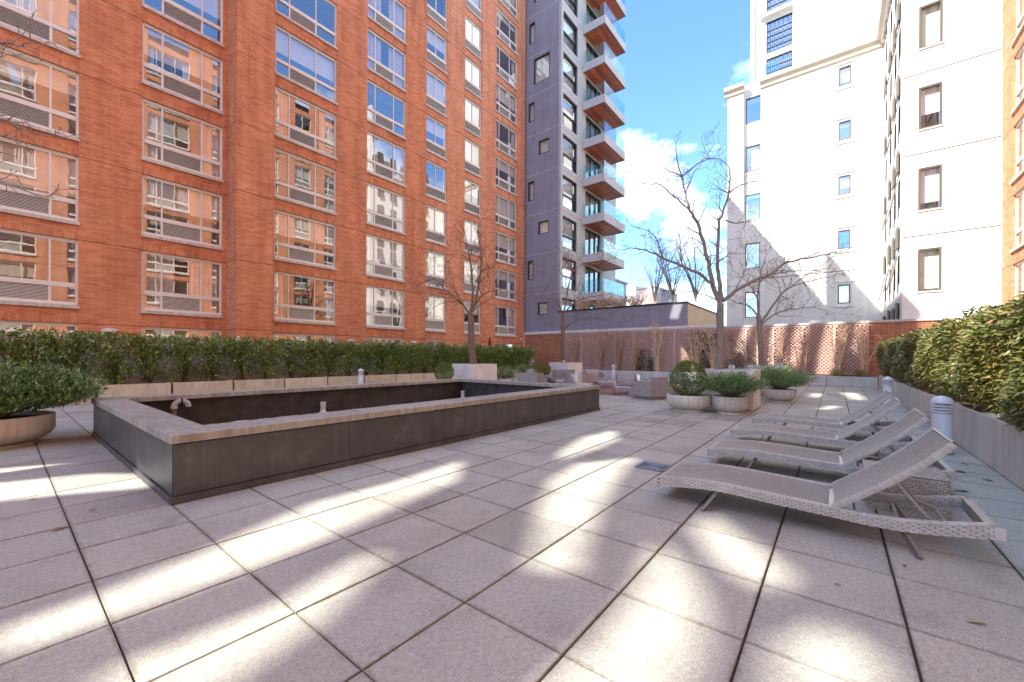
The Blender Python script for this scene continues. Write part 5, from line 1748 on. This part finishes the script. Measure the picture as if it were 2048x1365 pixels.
# --- right hedge: large leaved shrubs
for k in range(12):
    x0 = 3.08 + 1.71 * k
    if x0 > 23.5: break
    cx, cy = x0 + .85, -2.1
    lo = -1.40
    t = thing('laurel_shrub', f'{ORD[k]} broad leaved shrub from the near end of the tall right hedge', 'shrub', (cx, cy, .55), 'broad leaved shrubs of the right hedge')
    q = MB()
    for i in range(14):
        bx, by = cx + random.uniform(-.7, .7), cy + random.uniform(-.25, .3)
        pts = [(bx, by, .5)]
        for j in range(4): pts.append((bx + random.uniform(-.15, .15), by + (j + 1) * random.uniform(-.08, .13), .5 + .36 * (j + 1)))
        q.tube(pts, [.014, .012, .009, .006, .003], 4)
    q.build('stem', 'stem_brown', t, fix=False)
    near = k < 6
    nF = 3000 if near else 1500
    nT = 1500 if near else 800
    u = RNG.uniform(x0 - .05, x0 + 1.78, nF)
    z = .62 + (1.98 - .62) * RNG.random(nF) ** .85
    bulge = .05 * np.sin(u * 3.1) + .06 * np.sin(z * 4.3 + u * 1.7)
    y = lo - .10 + bulge - np.abs(RNG.normal(size=nF)) * .13 - .16 * np.clip((z - 1.75) / .25, 0, 1) - .10 * np.clip((.9 - z) / .3, 0, 1)
    C1 = np.stack([u, y, z], axis=1)
    D1 = np.stack([RNG.normal(size=nF) * .75, .55 + .3 * RNG.random(nF), RNG.normal(size=nF) * .45 - .05], axis=1)
    N1 = np.stack([RNG.normal(size=nF) * .5, .35 * np.ones(nF), np.ones(nF)], axis=1)
    u = RNG.uniform(x0 - .05, x0 + 1.78, nT); y = RNG.uniform(-2.85, -1.5, nT)
    top = 2.0 + .05 * np.sin(u * 2.3) + .04 * np.sin(u * 5.1 + y * 4) - .10 * np.clip((y + 1.75) / .3, 0, 1)
    C2 = np.stack([u, y, top - np.abs(RNG.normal(size=nT)) * .09], axis=1)
    D2 = np.stack([RNG.normal(size=nT) * .8, RNG.normal(size=nT) * .6 + .2, .15 + .45 * RNG.random(nT)], axis=1)
    N2 = np.stack([RNG.normal(size=nT) * .4, RNG.normal(size=nT) * .4, np.ones(nT)], axis=1)
    nI = 500
    C3 = np.stack([RNG.uniform(x0, x0 + 1.7, nI), RNG.uniform(-2.6, -1.7, nI), RNG.uniform(.75, 1.85, nI)], axis=1)
    D3, N3 = unit(nI), unit(nI)
    C = np.concatenate([C1, C2, C3]); D = np.concatenate([D1, D2, D3]); Nn = np.concatenate([N1, N2, N3])
    n = len(C)
    Ls = (.098 if near else .115) * RNG.uniform(.6, 1.25, n); Ws = (.0185 if near else .024) * RNG.uniform(.75, 1.2, n)
    me = leaves_mesh('foliage', 'leaf_rhodo', C - np.array([cx, cy, .55]), D, Nn, Ls, Ws)
    mesh_part('foliage', me, t, kind='stuff')
# --- junipers
def juniper(label, c, rx, rz, ztop, base_z, nspray, per, mat='leaf_juniper', stretch=(1, 1), skew=(0, 0), nl=.042):
    t = thing('juniper', label, 'shrub', (c[0], c[1], base_z), 'spreading junipers in round pots')
    q = MB(); Cs, Ds = [], []
    zc = ztop - rz
    for i in range(nspray):
        a = random.uniform(0, 2 * math.pi)
        h = random.uniform(-.75, 1.0)
        rr = math.sqrt(max(.05, 1 - min(1, abs(h)) ** 2.4)) * random.uniform(.72, 1.05)
        lay = zc + rz * h
        tip = Vector((c[0] + math.cos(a) * rx * rr * stretch[0] + skew[0] * rr, c[1] + math.sin(a) * rx * rr * stretch[1] + skew[1] * rr, lay + random.uniform(-.03, .05)))
        root = Vector((c[0] + random.uniform(-.06, .06), c[1] + random.uniform(-.06, .06), base_z))
        mid = root.lerp(tip, .5) + Vector((0, 0, .04 + .05 * random.random()))
        if i % 4 == 0: q.tube([root, mid, tip], [.016, .010, .003], 4)
        for s in np.linspace(.45 + .2 * random.random(), 1.0, 6):
            p = mid.lerp(tip, s * 2 - 1) if s > .5 else root.lerp(mid, s * 2)
            Cs.append((p.x, p.y, p.z)); d = (tip - mid).normalized(); Ds.append((d.x, d.y, d.z + .35))
    q.build('branch', 'bark_brown', t, fix=False)
    P, Dm = np.array(Cs), np.array(Ds)
    L5 = cluster_leaves(P, Dm, per, nl, nl * .21, .034, .45)
    me = leaves_mesh('foliage', mat, L5[0] - np.array([c[0], c[1], base_z]), *L5[1:])
    mesh_part('foliage', me, t, kind='stuff')
juniper('big spreading blue green juniper in the large bowl at the left edge', (-.12, 9.40), 1.06, .30, 1.10, .36, 560, 14, stretch=(1.08, .9), skew=(.08, 0), nl=.055)
juniper('flat topped juniper in the round pot in front of the white cube planter', (10.82, 1.93), .76, .20, .92, .36, 300, 9, stretch=(1, 1))
juniper('juniper with yellow green tips in the round pot right of the white cube planter', (14.75, 1.28), .78, .24, .94, .34, 260, 8, stretch=(.9, 1.1))
juniper('juniper in the round pot right of the first far cube planter', (13.95, 11.35), .55, .28, .82, .32, 120, 8)
juniper('blue green juniper behind the long wicker sofa', (17.6, 12.9), .62, .26, .86, .32, 120, 8)
juniper('spreading juniper between the two white cube planters near the trellis', (16.4, 1.75), .85, .20, 1.04, .34, 200, 7)
t = pot('round concrete pot under the juniper between the two white cube planters', 16.4, 1.75, .36, .38)
# --- clipped box
def topiary(label, c, r, z0, ztop, n, egg, mat='leaf_box', name='boxwood', ln=.030):
    t = thing(name, label, 'shrub', (c[0], c[1], z0))
    q = MB()
    for i in range(7):
        a = random.uniform(0, 6.28); q.tube([(c[0], c[1], z0 - .05), (c[0] + .1 * math.cos(a), c[1] + .1 * math.sin(a), z0 + .15), (c[0] + r * .7 * math.cos(a), c[1] + r * .7 * math.sin(a), z0 + .4)], [.014, .01, .004], 5)
    q.build('stem', 'stem_brown', t, fix=False)
    d = unit(n)
    zc = z0 + (ztop - z0) * .46
    hz = np.where(d[:, 2] > 0, ztop - zc, zc - z0)
    prof = np.where(d[:, 2] > 0, 1 - egg * d[:, 2] ** 2, 1.0)
    rad = 1 - np.abs(RNG.normal(size=n)) * .08 + .045 * np.sin(d[:, 0] * 7 + 1) * np.sin(d[:, 1] * 8) + .03 * np.sin(d[:, 2] * 11 + d[:, 0] * 5)
    P = np.stack([c[0] + d[:, 0] * r * prof * rad, c[1] + d[:, 1] * r * prof * rad, zc + d[:, 2] * hz * rad], axis=1)
    nI = n // 4
    P2 = np.stack([c[0] + RNG.normal(size=nI) * r * .35, c[1] + RNG.normal(size=nI) * r * .35, zc + RNG.normal(size=nI) * (ztop - z0) * .18], axis=1)
    D = np.concatenate([d + unit(n) * .8 + np.array([0, 0, .3]), unit(nI)]); P = np.concatenate([P, P2]); m = len(P)
    me = leaves_mesh('foliage', mat, P - np.array([c[0], c[1], z0]), D, unit(m) + np.array([0, 0, .8]), ln * RNG.uniform(.7, 1.3, m), ln * .27 * RNG.uniform(.8, 1.2, m))
    mesh_part('foliage', me, t, kind='stuff')
topiary('egg shaped clipped boxwood in the wide round pot', (10.72, 2.83), .44, .36, 1.24, 9000, .22)
topiary('round boxwood ball behind the far side of the pool', (10.55, 11.55), .37, .38, 1.06, 5000, .0)
topiary('bright yellow green rounded shrub behind the wicker sofa', (17.75, 12.0), .50, .34, 1.0, 2600, .05, 'leaf_bright', 'green_shrub', .045)

# --- ivy, dry canes and grass along the trellis
def ivy(label, v0, v1, z0, z1, n):
    t = thing('ivy', label, 'climbing plant', (25.2, (v0 + v1) / 2, .45))
    q = MB(); Ps = []
    for i in range(int(6 + n / 160)):
        y = random.uniform(v0, v1); p = Vector((25.18, y, .45)); pts = [p]
        top = random.uniform(z0 + .5, z1)
        while p.z < top:
            p = p + Vector((random.uniform(-.01, .01), random.uniform(-.13, .13), random.uniform(.1, .22))); p.x = min(25.2, max(25.12, p.x)); p.y = min(v1, max(v0, p.y)); pts.append(p)
            for j in range(4): Ps.append((p.x - random.uniform(0, .12), p.y + random.gauss(0, .12), p.z + random.gauss(0, .09)))
        q.tube(pts, [.008 - .005 * k / len(pts) for k in range(len(pts))], 4)
    q.build('stem', 'stem_brown', t, fix=False)
    P = np.array(Ps); P = P[RNG.integers(0, len(P), n // 5)]
    Dm = np.stack([-np.ones(len(P)) * .5, RNG.normal(size=len(P)) * .6, -np.ones(len(P)) * .3], axis=1)
    L5 = cluster_leaves(P, Dm, 5, .075, .028, .07, 0)
    mesh_part('foliage', leaves_mesh('foliage', 'leaf_ivy', L5[0] - np.array([25.2, (v0 + v1) / 2, .45]), *L5[1:]), t, kind='stuff')
ivy('low patch of variegated ivy climbing the trellis left of the pale dry canes', 8.4, 9.9, .5, 1.7, 1100)
ivy('broad curtain of dark ivy reaching over the top of the trellis', 4.9, 7.1, .5, 3.05, 2400)
ivy('thin strand of ivy on the trellis behind the tallest tree', 3.6, 4.7, .5, 2.9, 700)
def canes(label, v, x, n, h, w, mat, twig=5, cat='shrub', name='dry_shrub', z0=.44, rad=.022):
    t = thing(name, label, cat, (x, v, z0))
    q, q2 = MB(), MB()
    for i in range(n):
        b = Vector((x + random.uniform(-.12, .12), v + random.uniform(-.15, .15), z0))
        lean = Vector((random.uniform(-.12, .05), random.uniform(-1, 1) * w, h * random.uniform(.65, 1.05)))
        pts = [b]; m = 7
        for k in range(1, m + 1):
            f = k / m
            pts.append(b + Vector((lean.x * f + random.uniform(-.02, .02), lean.y * f ** 1.5 + random.uniform(-.03, .03), lean.z * f)))
        q.tube(pts, [rad * (1 - .75 * k / m) for k in range(m + 1)], 4)
        for k in range(2, m + 1):
            for j in range(twig // 2 + (random.random() < .5)):
                d = Vector((random.uniform(-.5, .5), random.uniform(-1, 1), random.uniform(.2, 1))).normalized()
                l = random.uniform(.12, .38)
                p = pts[k]; p1 = p + d * l * .5 + Vector((0, 0, .02)); p2 = p + d * l + Vector((random.uniform(-.04, .04), random.uniform(-.05, .05), .06))
                q2.tube([p, p1, p2], [.010, .008, .005], 3, cap=False)
    q.build('cane', mat, t, fix=False)
    o = q2.build('twig', mat, t, fix=False); o['kind'] = 'stuff'
CN = [(14.15, 8, 2.5, .45, 'dry_cane_dull', 'brown bare canes left of the tree in the far left cube planter'), (12.2, 9, 2.4, .5, 'dry_cane_dull', 'brown bare shrub on the trellis just right of the far left cube planter'),
      (10.9, 8, 2.35, .45, 'dry_cane_dull', 'brown bare shrub on the trellis above the wicker chairs'), (8.95 + .9, 7, 2.2, .4, 'dry_cane_dull', 'thin bare canes on the trellis left of the white bollard light'),
      (8.35, 13, 2.75, .5, 'dry_cane', 'tallest pale straw coloured shrub rising above the trellis'), (6.25, 9, 2.6, .5, 'dry_cane', 'pale bare shrub in front of the dark ivy'),
      (5.25, 10, 2.3, .6, 'dry_cane', 'forked pale shrub between the ivy and the tallest tree'), (3.1, 6, 2.5, .25, 'dry_cane', 'slender pale shrub right of the tallest tree trunk'),
      (2.2, 4, 2.2, .2, 'dry_cane_dull', 'two thin bare canes beside the smaller right hand tree'), (1.2, 5, 2.3, .3, 'dry_cane_dull', 'thin bare canes on the trellis above the juniper with yellow tips'),
      (-.15, 6, 2.5, .35, 'dry_cane', 'pale bare shrub with a straw tuft at its foot left of the last lattice post'), (-1.05, 7, 2.5, .55, 'dry_cane', 'wavy pale shrub at the right end of the trellis')]
for v, n, h, w, mat, lab in CN: canes(lab, v, 24.85, int(n * 1.4), h, w, mat, 7)
def tuft(label, v, n=420):
    t = thing('grass_tuft', label, 'grass', (24.75, v, .42))
    a = RNG.uniform(0, 6.28, n); P = np.stack([24.75 + RNG.normal(size=n) * .08, v + RNG.normal(size=n) * .12, .43 + RNG.uniform(0, .25, n)], axis=1)
    D = np.stack([np.cos(a) * .5, np.sin(a) * .6, RNG.uniform(.5, 1.3, n)], axis=1)
    o = mesh_part('blade', leaves_mesh('blade', 'leaf_straw', P - np.array([24.75, v, .42]), D, unit(n), RNG.uniform(.12, .28, n), np.full(n, .006)), t, kind='stuff')
tuft('straw yellow tuft of grass under the pale shrub left of the last lattice post', -.1)
tuft('straw yellow tuft of grass under the wavy shrub at the right end of the trellis', -.95, 520)
t = thing('stone', 'dark round stone on the end planter beside the right hedge', 'stone', (24.75, -1.3, .44))
q = MB(); q.lathe([(.13, .0), (.16, .03), (.12, .09), (.05, .12), (.001, .125)], 10, (24.75, -1.3, .42)); q.build('boulder', 'cast_iron', t, smooth=True)
# dry planting on the roof deck of the low building
for i, (x, y, n) in enumerate(((27.2, 14.6, 16), (27.4, 13.2, 18), (27.3, 11.9, 18), (27.5, 10.7, 16))):
    canes(('brown dried shrub on the roof deck nearest the grey tower', 'second brown dried shrub on the roof deck under the lowest balcony', 'third brown dried shrub on the roof deck over the low shaded violet wall', 'brown dried shrub at the right end of the row on the roof deck')[i], y, x, n, 1.1, .7, 'dry_cane_dull', 8, z0=4.42, rad=.02)

# ------------------------------------------------------------------ bare trees
CF = Vector((math.cos(TH), math.sin(TH), 0)); CR = Vector((math.sin(TH), -math.cos(TH), 0))
def at(x, y, Z):
    """point at depth Z on the line of sight of a spot in the photograph"""
    a, b = (x - 1017) / 815.964, (y - 713.367) / 815.964
    c, s = math.cos(.0051), math.sin(.0051)
    X, Y = c * a + s * b, -s * a + c * b
    return Vector((0, 0, CAM_H)) + (CF + CR * X + Vector((0, 0, -Y))) * Z
class Twigs:
    def __init__(s, rnd_, fine=1.0): s.q, s.r, s.fine = MB(), rnd_, fine
    def grow(s, p, d, length, r, level):
        R_ = s.r
        seg = max(3, int(length / .14)); pts = [p]; rs = [r]
        zig = 1
        for k in range(seg):
            side = d.cross(Vector((R_.uniform(-1, 1), R_.uniform(-1, 1), R_.uniform(-1, 1))))
            if side.length > 1e-3: side.normalize()
            d = (d + side * R_.uniform(.10, .36) + Vector((0, 0, R_.uniform(-.06, .12)))).normalized()
            p = p + d * (length / seg)
            pts.append(p); rs.append(max(.0042 * s.fine, r * (1 - .72 * (k + 1) / seg)))
            if level > 0 and k >= 0 and R_.random() < (.80 if level > 1 else .62):
                sd = d.cross(Vector((R_.uniform(-1, 1), R_.uniform(-1, 1), R_.uniform(-.6, .6))))
                if sd.length > 1e-3:
                    nd = (d * R_.uniform(.35, .8) + sd.normalized() * R_.uniform(.7, 1.0)).normalized()
                    s.grow(p, nd, length * R_.uniform(.28, .55), rs[-1] * .62, level - 1)
        s.q.tube(pts, rs, 4 if r > .008 else 3, cap=False)
def smooth_path(pts, n=3):
    out = []
    for i in range(len(pts) - 1):
        p0, p1, p2, p3 = pts[max(0, i - 1)], pts[i], pts[i + 1], pts[min(len(pts) - 1, i + 2)]
        for k in range(n):
            t_ = k / n
            out.append(0.5 * ((2 * p1) + (p2 - p0) * t_ + (2 * p0 - 5 * p1 + 4 * p2 - p3) * t_ ** 2 + (3 * p1 - p0 - 3 * p2 + p3) * t_ ** 3))
    out.append(pts[-1]); return out
def bare_tree(label, base, trunk, limbs, Z, r0, seed, mat='bark', twl=.75, level=2, every=.30, zspread=1.0, fine=1.0, group='bare trees in white cube planters', shift=0.0):
    rd = random.Random(seed)
    t = thing('bare_tree', label, 'tree', base, group)
    tw = Twigs(rd, fine)
    dx = shift
    tp = [Vector(base)] + [at(x + dx, y, Z) for x, y in trunk]
    tp = smooth_path(tp, 3)
    n = len(tp)
    q = MB(); q.tube(tp, [r0 * (1.25 if k == 0 else 1.0) * (1 - .22 * k / n) * (1 + .05 * math.sin(k * 2.1)) for k in range(n)], 12)
    q.build('trunk', mat, t, smooth=True, fix=False)
    for pl, rA, rB, dz in limbs:
        P = []
        m = len(pl)
        for i, (x, y) in enumerate(pl):
            P.append(at(x + dx, y, Z + dz * zspread * (i / (m - 1)) ** 1.2))
        P = smooth_path(P, 4)
        for i in range(1, len(P) - 1): P[i] = P[i] + Vector((rd.uniform(-1, 1), rd.uniform(-1, 1), rd.uniform(-1, 1))) * .018
        n = len(P)
        rs = [rA + (rB - rA) * (k / (n - 1)) ** .8 for k in range(n)]
        q = MB(); q.tube(P, rs, 8); q.build('limb', mat, t, smooth=True, fix=False)
        acc = 0
        for k in range(1, n):
            acc += (P[k] - P[k - 1]).length
            f = k / (n - 1)
            if f > .22 and acc > every:
                acc = 0
                d = (P[k] - P[k - 1]).normalized()
                for s in range(rd.choice((1, 2))):
                    sd = d.cross(Vector((rd.uniform(-1, 1), rd.uniform(-1, 1), rd.uniform(-1, 1)))).normalized()
                    nd = (d * rd.uniform(.4, .8) + sd * .9 + Vector((0, 0, .12))).normalized()
                    tw.grow(P[k], nd, twl * rd.uniform(.5, 1.15) * (1.1 - .4 * f), min(rs[k] * .6, .02), level)
        d = (P[-1] - P[-2]).normalized()
        tw.grow(P[-1], d, twl * .9, rs[-1], level)
    o = tw.q.build('twig', mat, t, fix=False); o['kind'] = 'stuff'
    return t
Zc = 11.06
bare_tree('tallest bare tree with forked grey limbs in the white cube planter behind the boxwood', (12.2, 2.45, .95), [(1442, 690), (1440, 640), (1441, 607)], [
    ([(1441, 607), (1427, 572), (1419, 537), (1409, 494), (1395, 446), (1380, 422), (1371, 387), (1363, 355), (1355, 328), (1353, 307)], .070, .010, .5),
    ([(1380, 422), (1347, 392), (1320, 371), (1288, 366), (1263, 356)], .026, .005, -.4),
    ([(1363, 352), (1331, 339), (1304, 334), (1258, 331)], .020, .004, .5),
    ([(1363, 355), (1395, 328), (1417, 318), (1438, 320), (1457, 334), (1462, 360)], .020, .006, .7),
    ([(1371, 387), (1385, 350), (1400, 332), (1410, 300)], .016, .004, -.5),
    ([(1443, 598), (1438, 558), (1435, 510), (1437, 451), (1446, 425), (1457, 387), (1461, 360), (1459, 338)], .060, .010, -.4),
    ([(1457, 387), (1481, 371), (1518, 360), (1556, 355), (1580, 350)], .020, .004, -.6),
    ([(1451, 441), (1476, 446), (1508, 441), (1540, 435), (1578, 420)], .020, .004, .4),
    ([(1437, 451), (1440, 410), (1439, 376)], .016, .004, .6),
    ([(1427, 572), (1401, 550), (1363, 532), (1326, 516), (1294, 502), (1267, 497), (1246, 500)], .046, .008, -.9),
    ([(1363, 532), (1360, 494), (1358, 468), (1345, 450)], .016, .004, .3),
    ([(1326, 516), (1310, 473), (1285, 458), (1262, 454)], .016, .004, -.5),
    ([(1433, 600), (1401, 588), (1347, 580), (1304, 583)], .022, .005, .8),
    ([(1446, 602), (1470, 583), (1502, 564), (1540, 548), (1567, 529), (1604, 518), (1640, 512), (1690, 500), (1725, 488)], .056, .007, -.9),
    ([(1540, 548), (1570, 545), (1610, 540), (1660, 545)], .022, .005, .6),
    ([(1470, 583), (1490, 540), (1500, 505), (1525, 480)], .018, .004, .8)], Zc, .106, 3, twl=.70, level=2, every=.24)
bare_tree('smaller bare tree in front of the white building, in the rear right cube planter', (19.2, 2.28, .95), [(1521, 690), (1519, 655), (1517, 632)], [
    ([(1517, 634), (1497, 612), (1476, 607), (1452, 596)], .038, .008, .5), ([(1517, 630), (1516, 580), (1524, 537), (1532, 512)], .050, .009, -.5),
    ([(1522, 646), (1545, 612), (1567, 585), (1594, 569), (1640, 558), (1692, 546)], .055, .009, .6), ([(1522, 650), (1551, 628), (1583, 620), (1626, 615), (1660, 624)], .040, .008, -.7),
    ([(1516, 600), (1500, 570), (1480, 552), (1462, 540)], .028, .006, -.8), ([(1567, 585), (1600, 560), (1640, 535), (1670, 510)], .026, .006, .9)], 16.3, .110, 5, twl=1.1, level=2, every=.28, fine=1.3)
bare_tree('bare brown tree in front of the brick facade, in the first far cube planter', (12.3, 11.7, .95), [(943, 690), (942, 650), (942, 628)], [
    ([(942, 630), (945, 572), (941, 526), (933, 488), (929, 466)], .062, .010, .5), ([(944, 624), (954, 590), (961, 545), (963, 522), (959, 488), (957, 454), (965, 439)], .058, .009, -.4),
    ([(940, 632), (921, 602), (906, 572), (878, 560)], .048, .008, -.6), ([(925, 608), (895, 583), (866, 560), (826, 575)], .030, .006, .6), ([(922, 604), (912, 602), (890, 606), (862, 617)], .026, .006, .9),
    ([(945, 620), (963, 592), (982, 583), (1005, 579), (1028, 587)], .042, .008, .5), ([(946, 622), (967, 606), (990, 597)], .026, .006, -.8), ([(961, 545), (978, 530), (1005, 528)], .022, .005, .7), ([(942, 523), (925, 511), (890, 509), (856, 518)], .022, .005, -.7)],
    16.9, .155, 8, 'bark_brown', twl=1.15, level=2, every=.32, fine=1.3)
bare_tree('bare brown tree in front of the shaded violet wall, in the far left cube planter', (19.2, 11.45, .95), [(1126, 700), (1126, 662), (1126, 632)], [
    ([(1126, 634), (1134, 584), (1143, 545), (1134, 524), (1127, 503)], .050, .008, .5), ([(1129, 657), (1150, 643), (1175, 637), (1205, 639), (1224, 645)], .042, .008, -.6), ([(1128, 628), (1150, 605), (1172, 596), (1211, 590), (1240, 590)], .042, .007, .7),
    ([(1124, 634), (1117, 608), (1099, 599), (1062, 590)], .036, .007, -.6), ([(1124, 655), (1114, 642), (1112, 627)], .026, .006, .6), ([(1143, 545), (1165, 530), (1198, 527), (1222, 518)], .028, .006, .6), ([(1134, 560), (1112, 540), (1085, 536)], .022, .005, -.7)],
    22.1, .125, 9, 'bark_brown', twl=1.4, level=2, every=.42, fine=1.5)
bare_tree('bare twigs of a tree reaching in at the upper left edge of the picture', (-1.55, 6.9, .0), [(-330, 620), (-330, 480), (-320, 400)], [
    ([(-320, 400), (-180, 300), (-60, 250), (0, 236), (50, 262), (105, 275)], .04, .004, .3), ([(-320, 400), (-200, 190), (-50, 96), (0, 86), (40, 90), (76, 88)], .035, .003, .2),
    ([(-320, 420), (-120, 350), (-30, 350), (20, 372), (90, 395)], .03, .004, -.4), ([(-250, 340), (-100, 180), (-20, 130), (8, 112)], .025, .004, .4), ([(-180, 300), (-60, 290), (0, 268), (30, 280)], .02, .003, -.3)], 4.35, .09, 12, twl=.32, level=1, every=.16, group=None)
for i, (x, y0_, Z, h) in enumerate(((1392, 612, 52, 1), (1345, 612, 58, 1), (1310, 610, 62, .8))):
    b = at(x, 640, Z); b.z = 0
    lim = []
    rd = random.Random(40 + i)
    for j in range(9):
        a = rd.uniform(-1, 1); e = rd.uniform(60, 110) * h
        lim.append(([(x, 606 - rd.uniform(0, 25)), (x + a * 16, 585 - e * .3), (x + a * 34, 580 - e * .62), (x + a * 46 + rd.uniform(-8, 8), 580 - e)], .10, .02, rd.uniform(-2.5, 2.5)))
    bare_tree(('distant bare street tree right of the low building roof', 'distant bare street tree in the middle above the low shaded violet wall', 'distant bare street tree left, next to the painted building')[i], tuple(b), [(x, 640), (x, 612)], lim, Z, .20, 21 + i, 'bark_far', twl=2.6, level=1, every=1.3, fine=2.6, group=None)

# ------------------------------------------------------------------ fallen leaves
def fallen(u, v, ln, ang, mat, label, wd=None):
    t = bpy.data.objects.new('fallen_leaf', leaves_mesh('fallen_leaf', mat, np.array([[-ln / 2, 0, .004]]), np.array([[1, 0, .03]]), np.array([[0, 0, 1.0]]), np.array([ln]), np.array([wd or ln * .16]), .35))
    COL.objects.link(t); t.location = (u, v, .004); t.rotation_euler = (0, 0, ang); tag(t, label, 'leaf', 'fallen leaves on the paving')
for a in ((.50, 4.9, .07, .6, 'leaf_dry', 'curled brown leaf on the paving left of the pool corner'), (.20, 5.65, .07, 2.0, 'leaf_dry', 'small brown leaf on the paving nearest the big bowl'),
          (.30, 4.55, .13, .5, 'leaf_dry', 'long dry brown leaf on the paving at the left edge'), (2.42, 2.86, .045, 1.0, 'leaf_dry', 'tiny orange leaf in a paving joint at the end of the long sunlit streak'),
          (3.05, -.55, .12, 1.9, 'leaf_pale', 'long pale green leaf on the paving nearest the lower right corner'), (3.6, -.35, .05, .3, 'leaf_dry', 'small orange leaf beside the rear leg of the nearest lounger'),
          (3.05, -.02, .05, 1.2, 'leaf_dry', 'small brown leaf in a paving joint in front of the nearest lounger'), (6.0, -1.0, .2, -1.0, 'leaf_pale', 'long pale leaf on the paving behind the wicker table'),
          (7.6, -1.28, .14, .4, 'leaf_pale', 'pale leaf on the paving at the foot of the right planters'), (7.0, -1.15, .18, -1.1, 'leaf_dry', 'dark dry leaf on the paving between the wicker table and the right planters'), (6.7, -1.3, .12, .9, 'leaf_dry', 'small dry leaf against the base of the right planter')):
    fallen(*a[:5], a[5])
